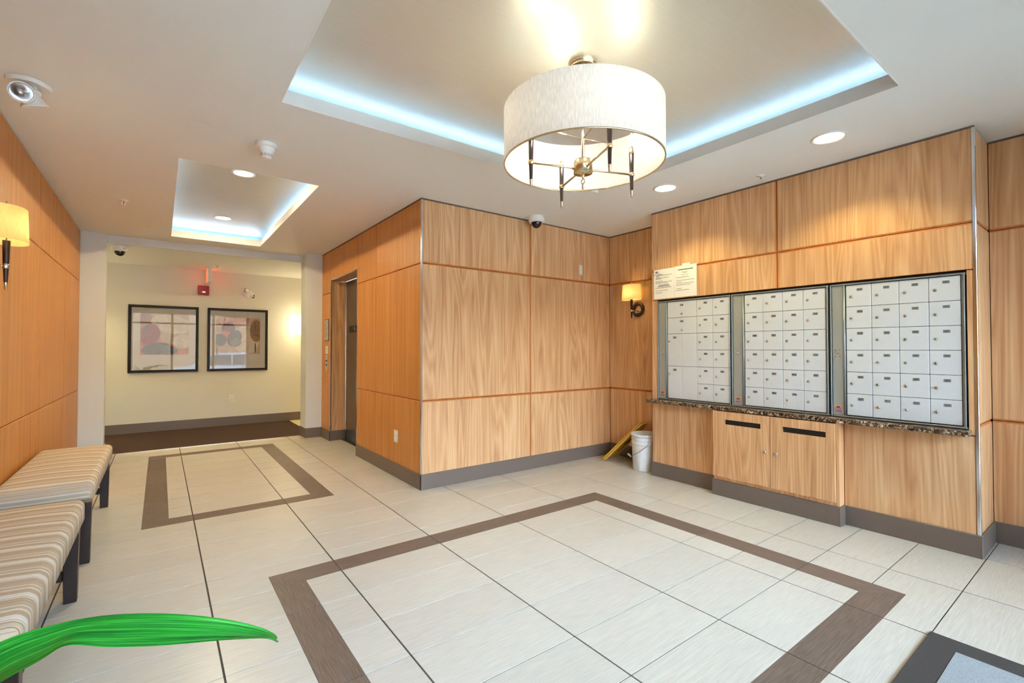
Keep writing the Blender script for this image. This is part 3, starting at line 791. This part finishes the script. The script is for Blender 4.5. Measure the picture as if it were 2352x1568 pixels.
# ---------------- drum chandelier
CXc, CYc = 1.738, 1.718
ch = thing('drum_chandelier', 'white drum shade chandelier with four candle arms in the large coffer', 'chandelier', (CXc, CYc, HU))
zz = lambda z: z-HU
cp = MB().lathe([(.0003,-.012),(.066,-.012),(.070,-.030),(.075,-.030),(.075,0)], 32).build('canopy', 'brass', ch)
MB().tube([(-.018,0,-.012),(-.004,0,-.040)], .003, 6).tube([(.018,0,-.012),(.004,0,-.040)], .003, 6).lathe([(.0003,-.052),(.010,-.048),(.010,-.038),(.0003,-.034)], 12).build('hanging_loop', 'brass', cp)
MB().tube([(0,0,-.045),(0,0,zz(2.11))], .007, 10).build('stem', 'nickel', ch)
RS = .408; zb, zt = zz(2.165), zz(2.442)
MB().lathe([(RS,zb),(RS,zb+.07),(RS,zb+.14),(RS,zb+.21),(RS,zt)], 96).build('drum_shade', 'shade_white', ch)
MB().lathe([(RS+.001,zb-.002),(RS+.001,zb+.004),(RS-.005,zb+.004),(RS-.005,zb-.002)], 72, closed=True).build('shade_rim', 'brass', ch)
sp_ = MB()
for k in range(3):
    a = math.radians(20+120*k); sp_.tube([(.006*math.cos(a),.006*math.sin(a),zz(2.30)), (RS*math.cos(a)-.004*math.cos(a),(RS-.004)*math.sin(a),zt-.02)], .0035, 6)
sp_.build('shade_spider', 'brass', ch)
MB().lathe([(.0003,zz(2.185)),(.046,zz(2.185)),(.048,zz(2.18)),(.048,zz(2.118)),(.0003,zz(2.116))], 32).build('hub', 'brass', ch)
fin = MB().lathe([(.006,zz(2.116)),(.009,zz(2.105)),(.005,zz(2.095))], 12)
fin.lathe([(.012+.0032*math.cos(a),.0032*math.sin(a)) for a in [2*PI*k/8 for k in range(8)]], 16, (0,0,zz(2.077)), 'x', closed=True)
fin.lathe([(.0003,zz(2.062)),(.006,zz(2.058)),(.007,zz(2.045)),(.003,zz(2.035)),(.0003,zz(2.034))], 12)
fin.build('finial', 'nickel', ch)
RA = .283
for k in range(4):
    a = math.radians(-20+90*k); ca, sa = math.cos(a), math.sin(a); za = zz(2.142)
    ar = MB().tube([(.045*ca,.045*sa,za-.006),(.075*ca,.075*sa,za),((RA-.01)*ca,(RA-.01)*sa,za)], .0055, 8).build('arm', 'brass', ch)
    c = (RA*ca, RA*sa, za)
    MB().lathe([(.0080,-.085),(.0105,-.006)], 14, c).lathe([(.0115,.010),(.0130,.115)], 14, c, cap1=True).build('candle_sleeve', 'dark_wood', ar)
    MB().lathe([(.0003,-.122),(.0055,-.120),(.0082,-.084)], 14, c).build('tip', 'nickel', ar)
    MB().lathe([(.0120,-.008),(.0150,-.004),(.0150,.006),(.0125,.011)], 14, c).build('collar', 'brass', ar)
    MB().lathe([(.0135,.113),(.0135,.125),(.0095,.127),(.0095,.150)], 14, c).build('bulb_socket', 'brass', ar)
    MB().lathe([(.0080,.150),(.0150,.172),(.0165,.186),(.0110,.206),(.0003,.225)], 14, c).build('bulb', 'bulb_glow', ar)
    lamp('POINT', 'chandelier_bulb', ch, (c[0]*.94, c[1]*.94, c[2]+.19), P_CHAND, WARM2, .03)

# ---------------- wall sconces with a ring back plate
def sconce(label, x, y, z, sgn):
    """on the plane x; sgn: direction away from the wall"""
    t = thing('ring_sconce', label, 'wall lamp', (x, y, z), group='wall lamps with ring back plate')
    MB().lathe([(.063+.020*math.cos(a), (.012+.012*math.sin(a))*sgn) for a in [2*PI*k/12 for k in range(12)]], 40, (0,0,0), 'x', closed=True).build('ring', 'dark_wood', t)
    d = .12*sgn
    MB().box(min(0,.016*sgn), max(0,.016*sgn), -.046, .046, -.030, -.010).build('ring_bar', 'chrome', t)
    MB().tube([(.014*sgn,0,-.020),(d,0,-.020)], .0065, 10).build('arm', 'chrome', t)
    rod = MB().lathe([(.0075,-.100),(.0105,-.030)], 16, (d,0,0)).lathe([(.0115,-.010),(.0145,.100),(.0145,.104)], 16, (d,0,0), cap1=True).build('rod', 'dark_wood', t)
    MB().lathe([(.0003,-.134),(.0055,-.132),(.0078,-.099)], 16, (d,0,0)).build('rod_tip', 'nickel', rod)
    MB().lathe([(.0120,-.031),(.0135,-.029),(.0135,-.012),(.0120,-.009)], 16, (d,0,0)).build('collar', 'chrome', rod)
    sh = MB().lathe([(.110,.098),(.106,.178),(.102,.262)], 48, sx=.70, sy=1.10).build('shade', 'shade_linen', t, (d,0,0))
    MB().tube([(0,0,.10),(0,0,.278)], .003, 6).lathe([(.0003,.270),(.007,.274),(.008,.284),(.004,.294),(.0003,.297)], 12).build('finial', 'nickel', sh)
    MB().lathe([(.009,.125),(.016,.150),(.018,.168),(.011,.192),(.0003,.205)], 14).build('bulb', 'bulb_glow', sh)
    lamp('POINT', 'sconce_bulb', t, (d,0,.175), P_SCONCE, WARM, .03)
sconce('wall lamp with dark ring in the alcove left of the mailboxes', CX, 3.328, 1.652, -1)
sconce('wall lamp at the left picture edge on the wood wall', WX, 3.285, 1.634, 1)

# ---------------- mailboxes
ROWH = .1500; ZR0 = .7565
def lock(mb_parent, y, z, x):
    MB().lathe([(.0095,0),(.0095,-.002),(.0080,-.003)], 14, (x, y, z), 'x', mat=2).lathe([(.0078,-.001),(.0078,-.005),(.0058,-.0065)], 14, (x, y, z), 'x', cap1=True).box(x-.0072, x-.0064, y-.0018, y+.0018, z-.0050, z+.0030, 1).build('lock', ['lock', 'black', 'plate_grey'], mb_parent)
def mail_door(t, y0, y1, z0, z1, txt, big=None, blank=False):
    """y0<y1 world; x local 0 at the wall face"""
    cy, cz = (y0+y1)/2, (z0+z1)/2; g = .0014
    dm = MB().rbox(.004, .014, y0+g, y1-g, z0+g, z1-g, .0015, 1).build('door', 'mail_door', t)
    if blank: return
    py, pz = cy-.008, z1-.034
    if big == 'wide': py, pz = cy, z1-.036
    if big == 'tall': py = cy
    pw, ph = (.0165, .0085)
    pt = 'ink' if big else 'plate_grey'
    MB().box(.0026, .004, py-pw, py+pw, pz-ph, pz+ph, 0).text(txt, .0135, (.0024, py, pz), (0,-1,0), (0,0,1), 1, .9).build('number_plate', [pt, 'paper' if big else 'plate_text'], dm)
    if big == 'wide': lock(dm, cy, z0+.033, .004)
    elif big == 'tall': lock(dm, y1-.018, z1-.070, .004)
    else: lock(dm, y1-.030, z1-.080, .004)
def bank(label, f0, f1, c0, dw, nums, parcel=False):
    """frame f0..f1 in y; door columns go from the left (large y) to the right"""
    cy = (f0+f1)/2
    t = thing('mailbox_bank', label, 'mailboxes', (MX, 0, 0), group='mailbox banks')
    fr = MB(); e = .008
    for (a0,a1,b0,b1) in ((f0,f1,BANKZ0,BANKZ0+.009), (f0,f1,BANKZ1-.020,BANKZ1-.011), (f0+.004,f0+e+.002,BANKZ0+.009,BANKZ1-.020), (f1-e,f1,BANKZ0+.009,BANKZ1-.020)):
        fr.rbox(-.004, .06, a0, a1, b0, b1, .001, 1)
    fr.build('frame', 'mail_frame', t)
    MB().box(.02, .09, f0+.001, f1-.001, BANKZ0+.001, BANKZ1-.001).build('cavity', 'mail_dark', t)
    lefty = c0
    # side master panel with its lock, hinge bead and sticker
    sd = MB().rbox(.004, .014, lefty+.018, f1-e-.003, ZR0-.004, ZR0+6*ROWH+.002, .0015, 1).build('side_panel', 'mail_side', t)
    sm = (lefty+.018+f1-e)/2
    for (dy, dz) in ((-.012,.022),(.012,.022),(-.012,-.022),(.012,-.022)):
        MB().lathe([(.0042,.004),(.0036,.002)], 10, (0, sm+dy, 1.185+dz), 'x', cap1=True).build('rivet', 'chrome', sd)
    MB().lathe([(.0075,.004),(.0075,.0),(.0055,-.001)], 12, (0, sm, 1.185), 'x', cap1=True).build('lock', 'lock', sd)
    MB().box(.0032, .004, sm-.026, sm+.026, .768, .825, 0).box(.0030, .0032, sm-.020, sm+.020, .772, .790, 1).box(.0030, .0032, sm-.018, sm+.018, .798, .802, 2).box(.0030, .0032, sm-.010, sm+.010, .804, .812, 2).build('sticker', ['sticker', 'sticker_blue', 'ink'], sd)
    MB().tube([(.004, lefty+.010, ZR0-.004), (.004, lefty+.010, ZR0+6*ROWH+.002)], .0075, 10).build('hinge_bead', 'mail_frame', t)
    n = 4 if not parcel else 2
    cols = [lefty-i*dw for i in range(n+1)] if not parcel else [2.382, 2.2295, 2.077]
    for r in range(6):
        z1 = ZR0+(6-r)*ROWH; z0 = z1-ROWH
        for c in range(n): mail_door(t, cols[c+1], cols[c], z0, z1, nums[r*n+c])
    if parcel:
        zt_ = ZR0+6*ROWH
        mail_door(t, 2.382, 2.683, zt_-ROWH, zt_, 'MAIL', 'wide'); mail_door(t, 2.382, 2.683, zt_-2*ROWH, zt_-ROWH, 'MAIL', 'wide')
        for k in (2, 4):
            mail_door(t, 2.530, 2.683, zt_-(k+2)*ROWH, zt_-k*ROWH, 'MAIL', 'tall'); mail_door(t, 2.382, 2.530, zt_-(k+2)*ROWH, zt_-k*ROWH, '', None, True)
    MB().box(.006, .016, f0+e, cols[-1]-.002, ZR0-.004, ZR0+6*ROWH+.002).build('edge_strip', 'mail_frame', t)
bank('silver mailbox bank nearest the metal corner strip, numbers 306 to 413', .629, 1.336, 1.2405, .1475, NUM3)
bank('middle silver mailbox bank, numbers 201 to 305', 1.346, 2.060, 1.952, .1463, NUM2)
bank('silver mailbox bank under the paper notices, with four large parcel doors', 2.068, 2.791, 2.683, .1525, NUM1, True)

# ---------------- paper notices
def notice(label, y0, y1, z0, z1, heads, bar):
    cy, cz = (y0+y1)/2, (z0+z1)/2; w2, h2 = (y1-y0)/2, (z1-z0)/2
    t = thing('paper_notice', label, 'notice', (MX, cy, cz))
    vs = [(-.0015-.0035*abs(math.sin(3*k+j)), -w2+2*w2*k/4, -h2+2*h2*j/4) for k in range(5) for j in range(5)]
    fs = [(k*5+j, k*5+5+j, k*5+6+j, k*5+1+j) for k in range(4) for j in range(4)]
    vs += [(-.0006, a, b) for a in (-w2, w2) for b in (-h2, h2)]
    MB().add(vs, fs, 0, True).add([(-.0007,-w2,-h2),(-.0007,w2,-h2),(-.0007,w2,h2),(-.0007,-w2,h2)], [(0,1,2,3)]).build('sheet', 'paper', t, fix=False)
    ink = MB()
    for (s, size, dy, dz) in heads: MB().text(s, size, (-.0062, dy, dz), (0,-1,0), (0,0,1)).build('heading', 'ink', t, fix=False)
    rnd = random.Random(len(label))
    for (dz, a, b, hh) in bar:        # a..b measured from the left edge of the sheet, broken into words
        p = a
        while p < b-.004:
            wl = min(b-p, rnd.uniform(.008, .020)); ink.box(-.0064, -.0060, w2-p-wl, w2-p, dz-hh, dz+hh); p += wl+.004
    ink.build('body_text', 'ink', t, fix=False)['kind'] = 'stuff'
    return t
notice('white memorandum sheet taped at the left corner above the mailboxes', 2.604, 2.828, 1.694, 1.975,
       [('Memorandum', .017, .060, .092)],
       [(.115,.022,.042,.008), (.082,.026,.20,.0015), (.070,.026,.07,.0015), (.058,.026,.17,.0015), (.050,.026,.09,.0015), (.028,.022,.10,.0015), (.018,.022,.20,.0015), (.008,.022,.16,.0015),
        (-.010,.06,.17,.0024), (-.022,.05,.18,.0024), (-.036,.022,.195,.0015), (-.062,.022,.16,.0013), (-.082,.022,.10,.0018)])
t = notice('white notice sheet next to the memorandum, with a tape strip on top', 2.375, 2.601, 1.694, 1.980,
       [('Notice', .019, 0, .080)],
       [(.106,.04,.19,.0035), (.058,.08,.14,.0012), (.036,.022,.15,.0014), (.008,.022,.205,.0014), (-.006,.022,.08,.0014), (-.020,.022,.205,.0014), (-.034,.022,.17,.0014), (-.066,.022,.08,.0014), (-.082,.022,.16,.0014)])
MB().rbox(-.0075, -.001, -.045, .030, .132, .160, .0006, 1).build('tape_strip', 'paper', t)

# ---------------- counter shelf and parcel cabinet
t = tag(MB().rbox(3.728, MX+.002, .610, 2.866, .706, .738, .006, 2).build('marble_shelf', 'marble'), 'dark brown marble shelf running under the mailboxes', 'shelf')
KX = 3.742
t = thing('letter_cabinet', 'wood cabinet with two slotted doors under the marble shelf', 'cabinet', (KX, 1.719, 0))
y0, y1 = 1.262-1.719, 2.176-1.719
MB().box(.020, MX-KX+.02, y0+.019, y1-.019, .02, .704).build('carcass', 'wood_gap', t)
MB().box(.0, MX-KX+.02, y0, y0+.018, ZB, .704).build('side_panel', 'wood_face', t)
MB().box(.0, MX-KX+.02, y1-.018, y1, ZB, .704).build('side_panel', 'wood_face', t)
MB().box(.001, .05, y0+.018, y1-.018, ZB, ZB+.026).build('bottom_rail', 'wood_face', t)
MB().rbox(-T, MX-KX-T, y0-T, y1+T, 0, ZB-.001, .003, 1).build('plinth', 'base_vinyl', t)
def slot_door(a0, a1, s0, s1, lk):
    z0, z1, q0, q1 = ZB+.028, .700, .596, .636
    d = MB()
    for (b0,b1,c0,c1) in ((a0,s0,z0,z1), (s1,a1,z0,z1), (s0,s1,z0,q0), (s0,s1,q1,z1)): d.box(-.018, 0, b0-(a0+a1)/2, b1-(a0+a1)/2, c0-(z0+z1)/2, c1-(z0+z1)/2)
    o = d.build('door', 'wood_face', t, (0, (a0+a1)/2, (z0+z1)/2))
    oy, oz = (a0+a1)/2, (z0+z1)/2
    MB().box(.001, .012, s0-oy-.01, s1-oy+.01, q0-oz-.008, q1-oz+.008).build('slot_back', 'black', o)
    MB().lathe([(.013,-.018),(.013,-.023),(.010,-.025)], 18, (0, lk-oy, .424-oz), 'x', cap1=True).box(-.0256, -.025, lk-oy-.0018, lk-oy+.0018, .418-oz, .430-oz, 1).build('lock', ['chrome', 'black'], o)
slot_door(1.711-1.719+.002, y1-.004, 1.782-1.719, 2.073-1.719, 1.754-1.719)
slot_door(y0+.020, 1.711-1.719-.002, 1.336-1.719, 1.622-1.719, 1.668-1.719)

# ---------------- bucket
t = thing('plastic_bucket', 'white plastic pail with wire handle in the alcove corner', 'bucket', (3.955, 3.035, 0))
MB().lathe([(.0003,.003),(.120,.003),(.124,.0),(.126,.006),(.136,.250),(.137,.262),(.142,.264),(.142,.270),(.138,.272),(.139,.305),(.143,.307),(.143,.313),(.139,.315),(.140,.338),(.146,.340),(.148,.352),(.146,.362),(.140,.364),(.136,.358),(.134,.30),(.124,.02),(.0003,.016)], 40).build('pail', 'bucket_white', t)
MB().lathe([(.133,.318),(.0003,.322)], 40).build('contents', 'bucket_inside', t)
an = math.radians(143); ca, sa = math.cos(an), math.sin(an); pa, pb = -sa, ca
hp = []
for k in range(17):
    q = PI*k/16; hp.append((.152*math.cos(q)*pa + .164*math.sin(q)*ca, .152*math.cos(q)*pb + .164*math.sin(q)*sa, .285-.145*math.sin(q)))
# handle hangs down across the visible side
MB().tube(hp, .0025, 6).build('wire_handle', 'wire', t)
MB().lathe([(.009,-.055),(.009,.055)], 12, (hp[8][0], hp[8][1], 0), 'x').xform(Matrix.Translation((hp[8][0], hp[8][1], hp[8][2])) @ Matrix.Rotation(an+PI/2, 4, 'Z') @ Matrix.Translation((-hp[8][0], -hp[8][1], 0))).build('grip', 'white_plastic', t)
for s_ in (1, -1): MB().rbox(-.012, .012, -.018, .018, .262, .312, .004, 1).xform(Matrix.Rotation(math.atan2(pb*s_, pa*s_), 4, 'Z') @ Matrix.Translation((.142, 0, 0))).build('handle_ear', 'bucket_white', t)

# ---------------- folded wet floor sign leaning in the alcove
t = thing('wet_floor_sign', 'yellow folded wet floor sign leaning behind the white pail', 'floor sign', (0, 0, 0))
bl = Vector((3.885, 3.530, .004)); ux = Vector((.98, .20, 0)).normalized(); W_ = .27; L_ = .60
uz = Vector((.215, -.33, .375)); uz -= ux*uz.dot(ux); uz.normalize(); un = uz.cross(ux).normalized()*-1
un = -un if un.y < 0 else un      # away from the camera side
Mx = Matrix((ux, un, uz)).transposed().to_4x4(); Mx.translation = bl
def leafp(d0, d1):
    w0, w1 = W_, W_*.74; k = (w0-w1)/2
    out = [(0,0),(.045,0),(.07,.022),(w0-.07,.022),(w0-.045,0),(w0,0),(w0-k,L_-.07),(w0-k-.035,L_),(k+.035,L_),(k,L_-.07)]
    return MB().prism(out, 'y', d0, d1).xform(Mx)
p1 = leafp(0, .012).build('front_panel', 'yellow_plastic', t); leafp(.018, .030).build('rear_panel', 'yellow_plastic', t)
MB().box(W_*.30, W_*.70, .008, .022, L_-.055, L_-.022).xform(Mx).build('carry_handle', 'black', t)
MB().box(0.006, .020, -.008, .012, .02, L_-.08).box(W_-.05, W_-.036, -.008, .012, .06, L_-.10).xform(Mx).build('edge_rib', 'yellow_plastic', p1)
for f_ in (-.0012,):
    cx_ = W_/2; pr = MB()
    tri = [(cx_-.062,.265),(cx_+.062,.265),(cx_,.385)]; tin = [(cx_-.045,.275),(cx_+.045,.275),(cx_,.362)]
    pr.add([(a,f_,b) for a,b in tri+tin], [(0,1,4,3),(1,2,5,4),(2,0,3,5)])
    pr.tube([(cx_-.020,f_,.285),(cx_,f_,.305),(cx_+.010,f_,.325)], .0035, 5).tube([(cx_,f_,.305),(cx_+.022,f_,.300)], .0035, 5).lathe([(.006,f_-.001),(.0003,f_-.001)], 10, (cx_+.014,0,.335), 'y')
    pr.text('CAUTION', .036, (cx_, f_, .235), (1,0,0), (0,0,1))
    pr.xform(Mx).build('pictogram', 'ink', p1, fix=False)
    MB().text('WET FLOOR', .027, (cx_, f_, .165), (1,0,0), (0,0,1)).xform(Mx).build('lettering', 'sign_red', p1, fix=False)

# ---------------- benches
def bench(label, y0, y1):
    x0, x1 = WX+.014, -.292; cx, cy = (x0+x1)/2, (y0+y1)/2; w2, l2 = (x1-x0)/2, (y1-y0)/2
    t = thing('upholstered_bench', label, 'bench', (cx, cy, 0), group='striped benches along the left wall')
    # cushion: rounded slab with a softly domed top
    nx, ny = 14, 36; r = .032; zb_, ztp = .375, .470; vs, fs = [], []
    def sec(u, k):    # superellipse-like rounding towards the edges
        return math.copysign((1-(1-abs(u))**1.0), u)
    bm = bmesh.new(); bmesh.ops.create_cube(bm, size=1)
    for v in bm.verts: v.co = (v.co.x*2*w2, v.co.y*2*l2, zb_+(v.co.z+.5)*(ztp-zb_))
    top = [e for e in bm.edges if not all(v.co.z < zb_+.001 for v in e.verts)]
    bmesh.ops.bevel(bm, geom=top, offset=r, segments=5, profile=.5, affect='EDGES')
    bmesh.ops.subdivide_edges(bm, edges=[e for e in bm.edges if e.calc_length() > .2], cuts=9, use_grid_fill=True)
    for v in bm.verts:
        if v.co.z > ztp-.002: v.co.z += .014*max(0, 1-(v.co.x/w2)**2)*max(0, 1-(v.co.y/l2)**4)
    me = bpy.data.meshes.new('cushion'); bm.to_mesh(me); bm.free(); me.materials.append(MAT['stripes'])
    me.polygons.foreach_set('use_smooth', [True]*len(me.polygons)); link('cushion', me, t)
    MB().rbox(-w2+.012, w2-.012, -l2+.012, l2-.012, .352, .376, .003, 1).build('seat_board', 'seat_board', t)
    lw = .058
    for sx in (-1, 1):
        for sy in (-1, 1):
            a = sx*(w2-.042); b = sy*(l2-.075)
            mb = MB().rbox(a-lw/2, a+lw/2, b-lw/2, b+lw/2, 0, .352, .003, 1)
            mb.v = [(a+(x-a)*(.82+.18*min(1, z/.3)), b+(y-b)*(.82+.18*min(1, z/.3)), z) for x,y,z in mb.v]
            mb.build('leg', 'bench_wood', t)
    for sy in (-1, 1):
        b = sy*(l2-.075)
        MB().rbox(-w2+.07, w2-.07, b-.014, b+.014, .105, .150, .003, 1).build('stretcher', 'bench_wood', t)
        MB().rbox(-w2+.07, w2-.07, b-.016, b+.016, .300, .352, .003, 1).build('apron', 'bench_wood', t)
    for sx in (-1, 1): MB().rbox(sx*(w2-.042)-.012, sx*(w2-.042)+.012, -l2+.105, l2-.105, .310, .352, .003, 1).build('apron', 'bench_wood', t)
simple('seat_board', (112,98,70), .6)
bench('striped upholstered bench farther along the left wall, by the column', 3.545, 4.875)
bench('striped upholstered bench nearest the camera, partly behind the green leaf', 1.830, 3.180)

# ---------------- entrance mat
t = thing('entrance_mat', 'dark ribbed entrance mat with a grey centre at the lower right', 'mat', (1.78, -.20, 0))
MB().rbox(-.877, .877, -.765, .765, 0, .007, .002, 1).build('border', 'mat_dark', t)
MB().rbox(-.772, .772, -.665, .665, .004, .0085, .001, 1).build('centre_panel', 'mat_grey', t)

# ---------------- potted plant whose leaf reaches into the picture
t = thing('potted_plant', 'large glossy green strap leaf of a potted plant at the lower left', 'plant', (-.40, 1.12, 0))
MB().lathe([(.0003,.0),(.110,.0),(.115,.008),(.150,.300),(.158,.304),(.158,.330),(.146,.330),(.140,.290),(.0003,.290)], 32).build('pot', 'pot', t)
MB().lathe([(.140,.293),(.07,.300),(.0003,.306)], 24).build('soil', 'soil', t)
MB().tube([(0,0,.29),(.004,-.004,.42),(.010,-.008,.56)], [.016,.013,.010], 10).build('stem', 'bench_wood', t)
def leaf(pts, wid, ups, name='leaf', m=10):
    """pts: spine, wid: half widths, ups: direction of the blade's upper half at each station"""
    n = len(pts); vs, fs, uv = [], [], []
    for i in range(n):
        T_ = (pts[min(i+1,n-1)]-pts[max(i-1,0)]).normalized(); s_ = ups[i]-T_*ups[i].dot(T_); s_.normalize(); nn = T_.cross(s_)
        for j in range(m+1):
            q = -1+2*j/m; vs.append(pts[i]+s_*(q*wid[i])+nn*(wid[i]*.30*(q*q-.4))); uv.append((i/(n-1), j/m))
    for i in range(n-1):
        for j in range(m): fs.append((i*(m+1)+j, (i+1)*(m+1)+j, (i+1)*(m+1)+j+1, i*(m+1)+j+1))
    me = bpy.data.meshes.new(name); me.from_pydata([tuple(v) for v in vs], [], fs)
    ul = me.uv_layers.new(name='UVMap')
    for lp in me.loops: ul.data[lp.index].uv = uv[lp.vertex_index]
    me.materials.append(MAT['leaf']); me.polygons.foreach_set('use_smooth', [True]*len(fs)); me.update()
    o = link(name, me, t); md = o.modifiers.new('thick', 'SOLIDIFY'); md.thickness = .0012
    sb = o.modifiers.new('smooth', 'SUBSURF'); sb.levels = 2; sb.render_levels = 2
    return o
ORG = Vector((-.40, 1.12, 0))
def ray(px, py, d): return Vector((0,0,1.212)) + (F + R*((px-1176)/1083.0) + U*((784-py)/1083.0))*d - ORG
# main leaf measured as upper and lower outline stations at its distance from the lens
st = [(-150,1545,1640,.735), (-60,1506,1620,.735), (0,1474,1568,.735), (60,1452,1536,.737), (120,1438,1505,.74), (155,1431,1477,.742), (200,1422,1476,.745), (250,1415,1483,.748), (320,1411,1482,.752), (390,1412,1480,.756), (460,1418,1474,.76), (530,1428,1469,.764), (590,1442,1468,.768), (625,1455,1467,.77), (638,1468,1474,.772)]
up_, lo_ = [ray(a,b,d+.012) for a,b,c,d in st], [ray(a,c,d-.012) for a,b,c,d in st]
mid = [(a+b)/2 for a,b in zip(up_, lo_)]; wid = [(a-b).length/2 for a,b in zip(up_, lo_)]; ups = [(a-b).normalized() for a,b in zip(up_, lo_)]
root = Vector((.010,-.008,.56))
pre = [root, root*.55+mid[0]*.45+Vector((0,0,.03))]
leaf(pre+mid, [.012,.024]+wid, [ups[0]]*2+ups)
for k, (az, L0, rise) in enumerate(((200,.34,.16), (255,.38,.10), (160,.30,.22), (300,.33,.20))):
    a = math.radians(az); d = Vector((math.cos(a), math.sin(a), 0)); ps = []
    for i in range(9):
        q = i/8; ps.append(root + d*(L0*q) + Vector((0,0,rise*math.sin(q*2.4)-.10*q*q)))
    leaf(ps, [.010+.028*math.sin(PI*min(1,.12+q/8*.88)) if q < 8 else .002 for q in range(9)], [Vector((0,0,1)).cross(d)]*9)

# ---------------- parked car on the street outside (seen only as a reflection in the prints)
simple('car_white', (238,238,240), .25, coat=.5); simple('car_glass', (30,36,42), .05, spec=.8); simple('rubber', (26,26,27), .8)
t = thing('parked_car', 'white parked car outside, reflected in the glass of the prints', 'car', (2.3, -8.2, -.55))
side = [(-2.2,.36),(-2.18,.62),(-1.95,.90),(-1.30,1.00),(-.70,1.48),(-.35,1.60),(1.35,1.62),(1.95,1.50),(2.18,1.05),(2.24,.60),(2.20,.36)]
mb = MB().prism(side, 'y', -.86, .86)
mb.v = [(x, y*(1 if z < 1.0 else 1-(z-1.0)*.30), z) for x,y,z in mb.v]
mb.build('body', 'car_white', t)
for s_ in (-1, 1):
    for pg in ([(-.98,1.06),(-.55,1.44),(-.30,1.51),(.30,1.52),(.30,1.06)], [(.36,1.06),(.36,1.52),(1.28,1.52),(1.62,1.42),(1.75,1.06)]):
        w_ = MB().prism(pg, 'y', -.01, .01); w_.v = [(x, (y+.868*s_) - s_*.26*max(0, z-1.0), z) for x,y,z in w_.v]
        w_.build('window', 'car_glass', t)
    for x_ in (-1.40, 1.42):
        o = MB().lathe([(.20,-.11),(.34,-.11),(.36,-.06),(.36,.06),(.34,.11),(.20,.11)], 28, (x_, s_*.80, .36), 'y').build('wheel', 'rubber', t)
        MB().lathe([(.0003,s_*.09),(.20,s_*.10)], 24, (x_, s_*.80, .36), 'y').build('hub_cap', 'nickel', o)
MB().prism([(-1.30,1.02),(-.72,1.46),(-.70,1.46),(-1.27,1.00)], 'y', -.70, .70).build('windscreen', 'car_glass', t)
